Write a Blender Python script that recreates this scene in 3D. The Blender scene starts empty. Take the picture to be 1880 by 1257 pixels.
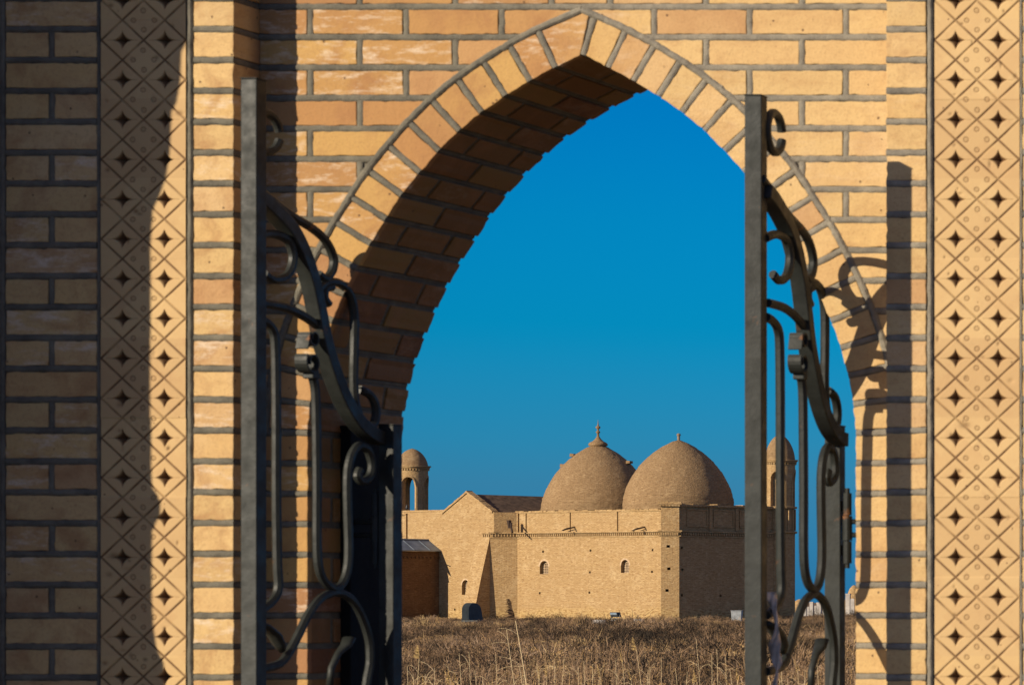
import bpy, bmesh, math, random
import numpy as np
from mathutils import Vector, Matrix
random.seed(7)
rng = np.random.default_rng(11)
S = bpy.context.scene
C = S.collection
R = math.radians

# ------------------------------------------------------------------ camera
F = 6286.0                  # focal length in photo pixels (1880 wide)
VX, VY = 3900.0, 1105.0     # principal point of the perspective-corrected photo
CAM = Vector((4.10, -9.10, 1.60))
cam = bpy.data.cameras.new('camera'); camo = bpy.data.objects.new('camera', cam); C.objects.link(camo)
camo.location = CAM; camo.rotation_euler = (R(90), 0, 0)
cam.sensor_width = 36.0; cam.lens = 36.0 * F / 1880.0
cam.shift_x = -(VX - 940.0) / 1880.0; cam.shift_y = (VY - 628.5) / 1880.0
cam.clip_start = 0.1; cam.clip_end = 9000
cam.dof.use_dof = True; cam.dof.focus_distance = 205.0; cam.dof.aperture_fstop = 22.0
S.camera = camo

# ------------------------------------------------------------------ sun, sky, exposure
TS = Vector((-0.787, -1.0, 0.433)).normalized()       # towards the sun
sun = bpy.data.lights.new('sun', 'SUN'); suno = bpy.data.objects.new('sun', sun); C.objects.link(suno)
suno.rotation_euler = TS.to_track_quat('Z', 'Y').to_euler()
sun.energy = 4.6; sun.angle = R(0.5); sun.color = (1.0, 0.86, 0.66)
W = bpy.data.worlds.new('World'); S.world = W; W.use_nodes = True
nt = W.node_tree; nt.nodes.clear()
sky = nt.nodes.new('ShaderNodeTexSky'); sky.sky_type = 'NISHITA'; sky.sun_disc = False
sky.sun_elevation = math.asin(TS.z); sky.sun_rotation = math.atan2(TS.x, TS.y) % (2 * math.pi)
sky.air_density = 1.6; sky.dust_density = 0.15; sky.ozone_density = 4.0
tint = nt.nodes.new('ShaderNodeMix'); tint.data_type = 'RGBA'; tint.blend_type = 'MULTIPLY'
tint.inputs[0].default_value = 1.0
tc = nt.nodes.new('ShaderNodeTexCoord'); sep = nt.nodes.new('ShaderNodeSeparateXYZ')
ramp = nt.nodes.new('ShaderNodeValToRGB')
nt.links.new(tc.outputs['Generated'], sep.inputs[0]); nt.links.new(sep.outputs[2], ramp.inputs[0])
SKYRAMP = [(0.0, (0.0276, 0.3107, 1.43)), (0.0317, (0.0463, 0.3255, 1.1046)), (0.0432, (0.0305, 0.3452, 1.0947)), (0.0728, (0.0019, 0.357, 1.002)), (0.1015, (0.0009, 0.3423, 0.9231)), (0.1334, (0.0, 0.2989, 0.8561)), (0.22, (0.1, 0.32, 0.7)), (0.4, (1.25, 0.64, 0.62)), (1.0, (1.3, 0.65, 0.62))]
ramp.color_ramp.elements[0].position = SKYRAMP[0][0]; ramp.color_ramp.elements[0].color = (*SKYRAMP[0][1], 1)
ramp.color_ramp.elements[1].position = SKYRAMP[-1][0]; ramp.color_ramp.elements[1].color = (*SKYRAMP[-1][1], 1)
for p, c in SKYRAMP[1:-1]:
    e = ramp.color_ramp.elements.new(p); e.color = (*c, 1)
bg = nt.nodes.new('ShaderNodeBackground'); bg.inputs[1].default_value = 0.11
out = nt.nodes.new('ShaderNodeOutputWorld')
nt.links.new(sky.outputs[0], tint.inputs[6]); nt.links.new(ramp.outputs[0], tint.inputs[7])
nt.links.new(tint.outputs[2], bg.inputs[0]); nt.links.new(bg.outputs[0], out.inputs[0])
S.view_settings.view_transform = 'Standard'; S.view_settings.look = 'None'
S.view_settings.exposure = 0.42; S.view_settings.gamma = 1.0
S.cycles.diffuse_bounces = 1

# ------------------------------------------------------------------ helpers
def at(px, py, depth):
    return Vector((CAM.x + (px - VX) * depth / F, CAM.y + depth, CAM.z + (VY - py) * depth / F))

class MB:
    def __init__(s): s.v = []; s.f = []; s.m = []; s.uv = {}
    def add(s, vs, fs, m=0, uvs=None):
        o = len(s.v); s.v += [tuple(p) for p in vs]
        for i, f in enumerate(fs):
            if uvs is not None: s.uv[len(s.f)] = uvs[i]
            s.f.append(tuple(o + k for k in f)); s.m.append(m)
    def box(s, x0, x1, y0, y1, z0, z1, m=0):
        s.add([(x0,y0,z0),(x1,y0,z0),(x1,y1,z0),(x0,y1,z0),(x0,y0,z1),(x1,y0,z1),(x1,y1,z1),(x0,y1,z1)],
              [(0,3,2,1),(4,5,6,7),(0,1,5,4),(1,2,6,5),(2,3,7,6),(3,0,4,7)], m)
    def hexa(s, b, t, m=0):
        s.add(list(b) + list(t), [(3,2,1,0),(4,5,6,7),(0,1,5,4),(1,2,6,5),(2,3,7,6),(3,0,4,7)], m)
    def prism(s, poly, y0, y1, m=0):            # poly: (x,z) list
        n = len(poly)
        vs = [(x, y0, z) for x, z in poly] + [(x, y1, z) for x, z in poly]
        fs = [tuple(range(n)), tuple(range(2*n-1, n-1, -1))] + [(i, i+n, (i+1) % n + n, (i+1) % n) for i in range(n)]
        s.add(vs, fs, m)
    def tube(s, pts, r, seg=8, m=0, closed=False, flat=None):
        pts = [Vector(p) for p in pts]; n = len(pts); rings = []
        up = None
        for i, p in enumerate(pts):
            a = pts[(i-1) % n] if (closed or i) else p; b = pts[(i+1) % n] if (closed or i < n-1) else p
            t = (b - a).normalized()
            if up is None:
                up = Vector((0,0,1)) if abs(t.z) < .9 else Vector((1,0,0))
                if flat is not None: up = Vector(flat)
            side = t.cross(up).normalized(); u2 = side.cross(t).normalized(); up = u2 if flat is None else up
            rr = r[i] if isinstance(r, list) else r
            ra, rb = (rr if isinstance(rr, tuple) else (rr, rr))
            ring = []
            for k in range(seg):
                an = 2*math.pi*(k + .5)/seg
                ring.append(p + side*math.cos(an)*ra + u2*math.sin(an)*rb)
            rings.append(ring)
        o = [v for rg in rings for v in rg]; fs = []
        for i in range(n if closed else n-1):
            j = (i+1) % n
            for k in range(seg):
                fs.append((i*seg+k, i*seg+(k+1) % seg, j*seg+(k+1) % seg, j*seg+k))
        if not closed: fs += [tuple(range(seg-1, -1, -1)), tuple((n-1)*seg+k for k in range(seg))]
        s.add(o, fs, m)
    def lathe(s, prof, cx, cy, seg=48, m=0, rot=0, uvr=None):
        n = len(prof); vs = []; fs = []; uvs = []
        L = [0]
        for i in range(1, n): L.append(L[-1] + math.hypot(prof[i][0]-prof[i-1][0], prof[i][1]-prof[i-1][1]))
        R0 = uvr or max(p[0] for p in prof)
        for (r, z) in prof:
            for k in range(seg):
                a = 2*math.pi*k/seg + rot; vs.append((cx + r*math.cos(a), cy + r*math.sin(a), z))
        for i in range(n-1):
            for k in range(seg):
                k2 = (k+1) % seg
                fs.append((i*seg+k, i*seg+k2, (i+1)*seg+k2, (i+1)*seg+k))
                u0 = 2*math.pi*k/seg*R0; u1 = 2*math.pi*(k+1)/seg*R0
                uvs.append([(u0, L[i]), (u1, L[i]), (u1, L[i+1]), (u0, L[i+1])])
        s.add(vs, fs, m, uvs)
    def build(s, name, mats, parent=None, smooth=False, uv=False, bevel=0, loc=None):
        me = bpy.data.meshes.new(name); me.from_pydata(s.v, [], s.f)
        mats = mats if isinstance(mats, (list, tuple)) else [mats]
        for mm in mats: me.materials.append(mm)
        me.polygons.foreach_set('material_index', s.m)
        if uv:
            ul = me.uv_layers.new(name='UVMap'); V = me.vertices
            for p in me.polygons:
                if p.index in s.uv:
                    for li, q in zip(p.loop_indices, s.uv[p.index]): ul.data[li].uv = q
                    continue
                n = p.normal
                if abs(n.z) > .85: tu, tv = Vector((1,0,0)), Vector((0,1,0))
                else:
                    tu = Vector((-n.y, n.x, 0)).normalized(); tv = n.cross(tu)
                for li in p.loop_indices:
                    co = V[me.loops[li].vertex_index].co; ul.data[li].uv = (co.dot(tu), co.dot(tv))
        if smooth: me.polygons.foreach_set('use_smooth', [True]*len(me.polygons))
        me.update()
        o = bpy.data.objects.new(name, me); C.objects.link(o)
        if parent: o.parent = parent
        if loc is not None: o.location = loc
        if bevel:
            b = o.modifiers.new('bevel', 'BEVEL'); b.width = bevel; b.segments = 2; b.limit_method = 'ANGLE'; b.angle_limit = R(45)
        return o

def tag(o, label=None, cat=None, group=None, kind=None):
    if label: o['label'] = label
    if cat: o['category'] = cat
    if group: o['group'] = group
    if kind: o['kind'] = kind
    return o
def empty(name, loc=(0,0,0), rz=0):
    o = bpy.data.objects.new(name, None); C.objects.link(o); o.location = loc; o.rotation_euler = (0,0,rz); o.empty_display_size = .2
    return o

# ------------------------------------------------------------------ materials
def mat(name, rough=.8, spec=.3):
    m = bpy.data.materials.new(name); m.use_nodes = True; n = m.node_tree
    b = n.nodes['Principled BSDF']; b.inputs['Roughness'].default_value = rough
    b.inputs['Specular IOR Level'].default_value = spec
    return m, n, b
def nd(n, t, **kw):
    x = n.nodes.new(t)
    for k, v in kw.items():
        if k in x.inputs.keys(): x.inputs[k].default_value = v
        else: setattr(x, k, v)
    return x
def rampn(n, src, stops, interp='LINEAR'):
    r = n.nodes.new('ShaderNodeValToRGB'); cr = r.color_ramp; cr.interpolation = interp
    cr.elements[0].position = stops[0][0]; cr.elements[0].color = (*stops[0][1], 1)
    cr.elements[1].position = stops[-1][0]; cr.elements[1].color = (*stops[-1][1], 1)
    for p, c in stops[1:-1]: cr.elements.new(p).color = (*c, 1)
    n.links.new(src, r.inputs[0]); return r
def mixc(n, fac, a, b, mode='MIX'):
    x = n.nodes.new('ShaderNodeMix'); x.data_type = 'RGBA'; x.blend_type = mode
    for sock, v in ((x.inputs[0], fac), (x.inputs[6], a), (x.inputs[7], b)):
        if isinstance(v, (int, float)): sock.default_value = v
        elif isinstance(v, tuple): sock.default_value = (*v, 1)
        else: n.links.new(v, sock)
    return x.outputs[2]
def mathn(n, op, a, b=0.0, clamp=False):
    x = n.nodes.new('ShaderNodeMath'); x.operation = op; x.use_clamp = clamp
    for i, v in enumerate((a, b)):
        if isinstance(v, (int, float)): x.inputs[i].default_value = v
        else: n.links.new(v, x.inputs[i])
    return x.outputs[0]
def bump(n, b, h, strength, dist):
    x = n.nodes.new('ShaderNodeBump'); x.inputs['Strength'].default_value = strength; x.inputs['Distance'].default_value = dist
    n.links.new(h, x.inputs['Height']); n.links.new(x.outputs[0], b.inputs['Normal']); return x
def noise(n, vec, scale, detail=4, rough=.55, dist=0):
    x = n.nodes.new('ShaderNodeTexNoise'); x.inputs['Scale'].default_value = scale; x.inputs['Detail'].default_value = detail
    x.inputs['Roughness'].default_value = rough; x.inputs['Distortion'].default_value = dist
    n.links.new(vec, x.inputs['Vector']); return x.outputs['Fac']
def objco(n): return n.nodes.new('ShaderNodeTexCoord').outputs['Object']

def brick_material():
    m, n, b = mat('gate_brick', .82, .25)
    co = objco(n); geo = n.nodes.new('ShaderNodeNewGeometry'); rnd = geo.outputs['Random Per Island']
    light = rampn(n, rnd, [(0, (.56,.37,.165)), (.3, (.60,.41,.185)), (.6, (.54,.37,.165)), (.8, (.585,.39,.165)), (.90, (.46,.27,.125)), (.95, (.53,.35,.17)), (1, (.58,.39,.18))]).outputs[0]
    r2 = mathn(n, 'FRACT', mathn(n, 'MULTIPLY', rnd, 7.31))
    warm = rampn(n, r2, [(0, (.42,.235,.075)), (.25, (.36,.17,.06)), (.5, (.48,.285,.09)), (.7, (.30,.135,.06)), (.85, (.43,.235,.10)), (1, (.39,.205,.065))]).outputs[0]
    sp = n.nodes.new('ShaderNodeSeparateXYZ'); n.links.new(co, sp.inputs[0])
    mp = n.nodes.new('ShaderNodeMapping'); mp.inputs['Scale'].default_value = (5, 5, 17); n.links.new(co, mp.inputs[0])
    light = mixc(n, mathn(n, 'MULTIPLY', mathn(n, 'SUBTRACT', noise(n, mp.outputs[0], 1.6, 6, .65, .8), .50), 2.6, True), light, (.44,.265,.115))
    light = mixc(n, mathn(n, 'MULTIPLY', mathn(n, 'SUBTRACT', noise(n, co, 3.1, 4, .6), .54), 2.2, True), light, (.62,.46,.27))
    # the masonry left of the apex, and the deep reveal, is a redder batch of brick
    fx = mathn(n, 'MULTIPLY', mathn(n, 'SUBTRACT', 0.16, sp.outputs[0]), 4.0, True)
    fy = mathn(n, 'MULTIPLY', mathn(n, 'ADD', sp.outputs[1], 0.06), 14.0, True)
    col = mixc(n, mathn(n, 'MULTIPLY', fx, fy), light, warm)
    # passage bricks multiplied darker: the shade inside the arch is put into their colour
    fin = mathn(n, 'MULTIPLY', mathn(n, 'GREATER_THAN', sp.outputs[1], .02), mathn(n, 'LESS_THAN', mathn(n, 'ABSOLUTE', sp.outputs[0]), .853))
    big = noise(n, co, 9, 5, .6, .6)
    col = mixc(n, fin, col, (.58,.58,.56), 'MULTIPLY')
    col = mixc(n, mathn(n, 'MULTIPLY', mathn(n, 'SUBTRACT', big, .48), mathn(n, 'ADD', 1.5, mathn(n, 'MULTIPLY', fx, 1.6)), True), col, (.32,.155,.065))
    # efflorescence, pale blotches of salt on some bricks
    salt = mathn(n, 'MULTIPLY', mathn(n, 'SUBTRACT', noise(n, mp.outputs[0], 2.6, 8, .72, .25), .50), 6.0, True)
    sel = mathn(n, 'GREATER_THAN', mathn(n, 'FRACT', mathn(n, 'MULTIPLY', rnd, 13.7)), .55)
    sel = mathn(n, 'MULTIPLY', sel, mathn(n, 'SUBTRACT', 1.0, mathn(n, 'MULTIPLY', fin, .8)))
    col = mixc(n, mathn(n, 'MULTIPLY', mathn(n, 'MULTIPLY', salt, sel), mathn(n, 'MULTIPLY', mathn(n, 'ADD', fx, .22), .62)), col, (.68,.56,.42))
    fine = noise(n, co, 160, 3, .6)
    col = mixc(n, mathn(n, 'MULTIPLY', mathn(n, 'SUBTRACT', fine, .5), 1.5, True), col, (.25,.13,.06))
    vor = n.nodes.new('ShaderNodeTexVoronoi'); vor.inputs['Scale'].default_value = 26; n.links.new(co, vor.inputs['Vector'])
    pit = mathn(n, 'MULTIPLY', mathn(n, 'LESS_THAN', vor.outputs['Distance'], .085), mathn(n, 'GREATER_THAN', noise(n, co, 23, 1), .53))
    col = mixc(n, mathn(n, 'MULTIPLY', pit, .8), col, (.10,.055,.03))
    n.links.new(col, b.inputs['Base Color'])
    h = mathn(n, 'ADD', mathn(n, 'MULTIPLY', fine, .5), mathn(n, 'SUBTRACT', noise(n, co, 45, 4), mathn(n, 'MULTIPLY', pit, 1.5)))
    bump(n, b, h, .8, .0024)
    return m
def mortar_material():
    m, n, b = mat('mortar', .9, .2); co = objco(n)
    c = rampn(n, noise(n, co, 14, 6, .65), [(.28, (.135,.122,.10)), (.5, (.235,.21,.165)), (.75, (.35,.31,.235))]).outputs[0]
    c = mixc(n, mathn(n, 'MULTIPLY', mathn(n, 'SUBTRACT', noise(n, co, 240, 3), .5), 1.6, True), c, (.07,.065,.055))
    sp = n.nodes.new('ShaderNodeSeparateXYZ'); n.links.new(co, sp.inputs[0])
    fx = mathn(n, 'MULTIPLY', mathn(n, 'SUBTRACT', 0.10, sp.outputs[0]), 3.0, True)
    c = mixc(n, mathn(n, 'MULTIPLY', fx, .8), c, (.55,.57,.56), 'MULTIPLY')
    n.links.new(c, b.inputs['Base Color'])
    bump(n, b, noise(n, co, 130, 5, .7), .9, .003); return m
def tile_material():
    m, n, b = mat('glazed_relief_tile', .75, .3); co = objco(n)
    sp = n.nodes.new('ShaderNodeSeparateXYZ'); n.links.new(co, sp.inputs[0])
    row = mathn(n, 'FLOOR', mathn(n, 'MULTIPLY', sp.outputs[2], 1/.2085))
    wn = n.nodes.new('ShaderNodeTexWhiteNoise'); wn.noise_dimensions = '1D'; n.links.new(row, wn.inputs['W'])
    c = rampn(n, wn.outputs['Value'], [(0, (.53,.365,.17)), (.45, (.56,.385,.18)), (.75, (.48,.32,.15)), (1, (.58,.40,.18))]).outputs[0]
    c = mixc(n, mathn(n, 'MULTIPLY', mathn(n, 'SUBTRACT', noise(n, co, 7, 5, .6), .5), 1.3, True), c, (.40,.24,.12))
    sn = n.nodes.new('ShaderNodeTexWhiteNoise'); sn.noise_dimensions = '2D'; cb = n.nodes.new('ShaderNodeCombineXYZ')
    for i_, (sx, off_) in enumerate(((1, 0), (-1, 40))):
        q_ = mathn(n, 'FLOOR', mathn(n, 'ADD', mathn(n, 'ADD', mathn(n, 'MULTIPLY', mathn(n, 'ABSOLUTE', sp.outputs[0]), sx/.11125), mathn(n, 'MULTIPLY', sp.outputs[2], 1/.10415)), off_))
        n.links.new(q_, cb.inputs[i_])
    n.links.new(cb.outputs[0], sn.inputs['Vector'])
    c = mixc(n, mathn(n, 'MULTIPLY', sn.outputs['Value'], .34), c, (.45,.27,.12))
    c = mixc(n, mathn(n, 'MULTIPLY', mathn(n, 'SUBTRACT', noise(n, co, 24, 6, .7), .55), 2.2, True), c, (.37,.21,.10))
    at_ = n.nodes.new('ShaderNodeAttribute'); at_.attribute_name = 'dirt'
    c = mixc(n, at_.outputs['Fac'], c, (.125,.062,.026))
    vor = n.nodes.new('ShaderNodeTexVoronoi'); vor.inputs['Scale'].default_value = 30; n.links.new(co, vor.inputs['Vector'])
    pit = mathn(n, 'MULTIPLY', mathn(n, 'LESS_THAN', vor.outputs['Distance'], .07), mathn(n, 'GREATER_THAN', noise(n, co, 12, 1), .55))
    c = mixc(n, pit, c, (.16,.08,.04))
    n.links.new(c, b.inputs['Base Color']); bump(n, b, noise(n, co, 90, 4), .25, .001); return m
def paint_material():
    m, n, b = mat('worn_dark_paint', .5, .3); co = objco(n)
    c = rampn(n, noise(n, co, 22, 6, .6), [(.3, (.014,.016,.014)), (.6, (.023,.026,.023)), (.85, (.042,.045,.039))]).outputs[0]
    scr = mathn(n, 'MULTIPLY', mathn(n, 'SUBTRACT', noise(n, co, 60, 6, .75, 1.5), .66), 8, True)
    c = mixc(n, mathn(n, 'MULTIPLY', scr, .5), c, (.16,.16,.14))
    rust = mathn(n, 'MULTIPLY', mathn(n, 'SUBTRACT', noise(n, co, 11, 5, .6, .5), .655), 12, True)
    c = mixc(n, rust, c, (.23,.09,.025))
    n.links.new(c, b.inputs['Base Color'])
    n.links.new(rampn(n, noise(n, co, 30, 5), [(.3, (.42,)*3), (.8, (.75,)*3)]).outputs[0], b.inputs['Roughness'])
    bump(n, b, noise(n, co, 120, 4), .35, .0012); return m
def old_brick(name, base, dark, pale, rowh=.068, band=False):
    m, n, b = mat(name, .95, .1)
    uv = n.nodes.new('ShaderNodeUVMap').outputs[0]; co = objco(n)
    br = n.nodes.new('ShaderNodeTexBrick'); n.links.new(uv, br.inputs['Vector'])
    br.inputs['Scale'].default_value = 1; br.inputs['Brick Width'].default_value = .27; br.inputs['Row Height'].default_value = rowh
    br.inputs['Mortar Size'].default_value = .010; br.inputs['Mortar Smooth'].default_value = .3; br.inputs['Bias'].default_value = -.1
    br.inputs['Color1'].default_value = (*base, 1); br.inputs['Color2'].default_value = (*tuple(.6*x+.4*y for x, y in zip(base, dark)), 1); br.inputs['Mortar'].default_value = (*dark, 1)
    c = br.outputs['Color']
    mid = tuple(.5*(x+y) for x, y in zip(base, dark))
    c = mixc(n, mathn(n, 'MULTIPLY', mathn(n, 'SUBTRACT', noise(n, co, .38, 7, .68, .4), .46), 3.0, True), c, mid)
    c = mixc(n, mathn(n, 'MULTIPLY', mathn(n, 'SUBTRACT', noise(n, co, 1.3, 6, .7), .50), 3.2, True), c, pale)
    def stretched(sx, sy, thr, k, colr):
        nonlocal c
        mp = n.nodes.new('ShaderNodeMapping'); mp.inputs['Scale'].default_value = (sx, sy, 1); n.links.new(uv, mp.inputs[0])
        f = noise(n, mp.outputs[0], 1.0, 2, .6); c = mixc(n, mathn(n, 'MULTIPLY', mathn(n, 'SUBTRACT', f, thr), k, True), c, colr); return f
    f1 = stretched(4.0, 11.0, .50, 5.0, dark)       # single darker bricks and open joints
    stretched(3.3, 10.0, .58, 6.0, pale)
    stretched(.55, 9.0, .53, 4.0, mid)              # runs of darker courses
    stretched(1.6, .25, .56, 2.6, mid)              # washed-down streaks
    if band:
        sp = n.nodes.new('ShaderNodeSeparateXYZ'); n.links.new(co, sp.inputs[0])
        hgt = mathn(n, 'ADD', sp.outputs[2], mathn(n, 'MULTIPLY', noise(n, co, .8, 4, .7), 1.1))
        low = mathn(n, 'MULTIPLY', mathn(n, 'SUBTRACT', 1.35, hgt), 2.2, True)
        patch = mixc(n, mathn(n, 'MULTIPLY', mathn(n, 'SUBTRACT', f1, .46), 7, True), (.56,.39,.17), (.30,.175,.065))
        c = mixc(n, mathn(n, 'MULTIPLY', low, .75), c, patch)
    n.links.new(c, b.inputs['Base Color'])
    h = mathn(n, 'ADD', mathn(n, 'MULTIPLY', br.outputs['Fac'], -.5), mathn(n, 'ADD', noise(n, co, 5, 6, .75), mathn(n, 'MULTIPLY', f1, -.8)))
    bump(n, b, h, .9, .05); return m
def plain(name, col, rough=.8, var=.25, scale=8, metallic=0):
    m, n, b = mat(name, rough, .3); co = objco(n)
    c = rampn(n, noise(n, co, scale, 5, .6), [(.3, tuple(x*(1-var) for x in col)), (.7, tuple(x*(1+var) for x in col))]).outputs[0]
    n.links.new(c, b.inputs['Base Color']); b.inputs['Metallic'].default_value = metallic
    bump(n, b, noise(n, co, scale*6, 3), .3, .003); return m

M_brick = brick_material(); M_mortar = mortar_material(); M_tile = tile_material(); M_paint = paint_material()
M_old = old_brick('old_brick', (.55,.375,.18), (.32,.195,.09), (.62,.455,.25), .068, True)
M_dome = old_brick('dome_brick', (.37,.245,.127), (.22,.138,.07), (.44,.305,.165), .07)
M_annex = old_brick('red_brick', (.29,.155,.065), (.17,.085,.035), (.36,.21,.09))
M_roof = plain('rough_roof', (.10,.065,.04), .95, .55, 3.0)
M_sheet = plain('sheet_metal', (.17,.20,.225), .45, .35, 1.6, .3)
M_darkin = plain('dark_interior', (.02,.015,.012), .9)
M_lattice = plain('lattice_plaster', (.50,.36,.22), .9)
M_wood = plain('weathered_wood', (.055,.035,.025), .9)
M_finial = plain('finial_stone', (.20,.15,.10), .85, .3, 5)
M_basalt = plain('dark_stone', (.045,.055,.058), .45, .3, 4)
M_white = plain('pale_stone', (.36,.33,.30), .8, .25, 2)
M_grey = plain('grey_metal', (.27,.29,.30), .5, .3, 5)
M_black = plain('black_metal', (.03,.035,.04), .4)
M_glass = plain('lamp_glass', (.20,.26,.32), .15, .1)
M_cloth = plain('faded_cloth', (.46,.40,.35), .9, .35, 20)

# ------------------------------------------------------------------ ground
def gz(y):
    t = min(1, max(0, (y - 20) / 170)); return .6 * t
def build_ground():
    mb = MB(); ys = [-60, -20, -5, 5, 20, 40, 60, 80, 100, 120, 140, 160, 190, 260, 500, 1200, 4000, 8000]
    xs = [-6000, -1500, -500, -250, -150, -100, -60, -30, -10, 0, 10, 40, 120, 600, 3000]
    for y in ys:
        for x in xs: mb.v.append((x, y, gz(y)))
    k = len(xs)
    for j in range(len(ys)-1):
        for i in range(k-1): mb.f.append((j*k+i, j*k+i+1, (j+1)*k+i+1, (j+1)*k+i)); mb.m.append(0)
    m, n, b = mat('dry_earth', .95, .1); co = objco(n)
    c = rampn(n, noise(n, co, .35, 8, .65), [(.3, (.14,.09,.05)), (.5, (.21,.14,.08)), (.7, (.27,.19,.115))]).outputs[0]
    c = mixc(n, mathn(n, 'MULTIPLY', mathn(n, 'SUBTRACT', noise(n, co, 2.2, 6, .7), .5), 2, True), c, (.12,.075,.045))
    n.links.new(c, b.inputs['Base Color']); bump(n, b, noise(n, co, 4, 6, .7), 1, .15)
    tag(mb.build('ground', m), kind='structure')
    mb = MB(); mb.box(-6, 8, -14, 1.6, -.05, .012)
    m, n, b = mat('path_paving', .85, .2); co = objco(n)
    br = n.nodes.new('ShaderNodeTexBrick'); n.links.new(co, br.inputs['Vector']); br.inputs['Scale'].default_value = 1
    br.inputs['Brick Width'].default_value = .4; br.inputs['Row Height'].default_value = .2; br.inputs['Mortar Size'].default_value = .006
    br.inputs['Color1'].default_value = (.15,.115,.085,1); br.inputs['Color2'].default_value = (.12,.09,.07,1); br.inputs['Mortar'].default_value = (.05,.04,.03,1)
    n.links.new(br.outputs[0], b.inputs['Base Color'])
    tag(mb.build('path', m), kind='structure')
build_ground()

# ------------------------------------------------------------------ gateway
PY = -.127; BACK = .5; XP = .8555; K = .0014477
ZJ0 = 3.181; PITCH = .0808
def joints(zlo, zhi):
    k = math.floor((ZJ0 - zhi) / PITCH)
    zs = []
    z = ZJ0 - k*PITCH
    while z > zlo - PITCH: zs.append(z); k += 1; z = ZJ0 - k*PITCH
    return zs, math.floor((ZJ0 - zhi) / PITCH)
UV_ = [(0,103),(54,127),(100,152),(146,180),(190,211),(228,243),(266,281),(300,320),(332,360),(360,403),(388,448),(412,491),(433,533),(452,577),(468,617),(480,655),(491,698),(498,740),(502,777),(503,800)]
ctrl = [(u*K, 1.6 + (1105-v)*K) for u, v in UV_]
def cr(p, n=8):
    o = []
    q = [p[0]] + list(p) + [p[-1]]
    for i in range(1, len(q)-2):
        for j in range(n):
            t = j/n; a, b, c, d = q[i-1], q[i], q[i+1], q[i+2]
            o.append(tuple(.5*((2*b[k]) + (-a[k]+c[k])*t + (2*a[k]-5*b[k]+4*c[k]-d[k])*t*t + (-a[k]+3*b[k]-3*c[k]+d[k])*t**3) for k in range(len(b))))
    o.append(tuple(p[-1])); return o
arc = cr(ctrl)
ZS = ZJ0 - 14*PITCH
arc = [p for p in arc if p[1] > ZS + .003] + [(503*K, ZS)]
cum = [0]
for i in range(1, len(arc)): cum.append(cum[-1] + math.dist(arc[i], arc[i-1]))
LA = cum[-1]
def pa(s):
    if s >= LA: return (503*K, ZS - (s - LA)), (1, 0)
    s = max(0, s); i = 0
    while i < len(cum)-2 and cum[i+1] < s: i += 1
    t = (s - cum[i]) / (cum[i+1]-cum[i]); p = tuple(arc[i][k]*(1-t)+arc[i+1][k]*t for k in range(2))
    i0, i1 = max(0, i-3), min(len(arc)-1, i+4)
    d = (arc[i1][0]-arc[i0][0], arc[i1][1]-arc[i0][1]); l = math.hypot(*d)
    return p, (-d[1]/l, d[0]/l)
def off(s, r):
    p, nn = pa(s); return (p[0]+nn[0]*r, p[1]+nn[1]*r)
def clip(poly, a, b, c):           # keep a*x+b*z >= c
    o = []
    for i in range(len(poly)):
        p, q = poly[i], poly[(i+1) % len(poly)]
        fp, fq = a*p[0]+b*p[1]-c, a*q[0]+b*q[1]-c
        if fp >= 0: o.append(p)
        if (fp >= 0) != (fq >= 0):
            t = fp/(fp-fq); o.append((p[0]+(q[0]-p[0])*t, p[1]+(q[1]-p[1])*t))
    return o
def parea(p): return abs(sum(p[i][0]*p[(i+1) % len(p)][1]-p[(i+1) % len(p)][0]*p[i][1] for i in range(len(p))))/2
def rough_poly(poly, step=.014, j=.0008):
    o = []
    for i in range(len(poly)):
        p, q = poly[i], poly[(i+1) % len(poly)]; l = math.dist(p, q)
        if l < .002: continue
        n = max(1, int(l/step))
        for k in range(n):
            t = k/n; o.append((p[0]+(q[0]-p[0])*t + random.gauss(0, j), p[1]+(q[1]-p[1])*t + random.gauss(0, j)))
    return o
def brick(mb, poly, y0, y1):
    if len(poly) < 3 or parea(poly) < .0004: return
    # orient clockwise seen from -y so that face 0 looks at -y
    s = sum(poly[i][0]*poly[(i+1) % len(poly)][1]-poly[(i+1) % len(poly)][0]*poly[i][1] for i in range(len(poly)))
    if s < 0: poly = poly[::-1]
    dy = random.gauss(0, .0007)
    mb.prism(rough_poly(poly), y0+dy, y1, 0)
def bead(mb, path, N, w, base, crest, m=1, wob=.0005):
    N = Vector(N); pts = []
    path = [Vector(p) for p in path]
    for i in range(len(path)-1):
        l = (path[i+1]-path[i]).length; n = max(1, int(l/.02))
        for k in range(n): pts.append(path[i].lerp(path[i+1], k/n))
    pts.append(path[-1]); vs = []; prof = [(-.5,0),(-.36,.72),(-.15,1),(.15,1),(.36,.72),(.5,0)]
    for i, p in enumerate(pts):
        t = (pts[min(i+1, len(pts)-1)] - pts[max(i-1, 0)]).normalized(); s = N.cross(t).normalized()
        c = random.gauss(0, wob); h = random.gauss(0, wob*.8); ww = w*(1+random.gauss(0, .05))
        for (a, b) in prof: vs.append(p + s*(a*ww + c) + N*(base + (crest-base+h)*b))
    fs = [(i*6+k, (i+1)*6+k, (i+1)*6+k+1, i*6+k+1) for i in range(len(pts)-1) for k in range(5)]
    mb.add(vs, fs, m)

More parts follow.
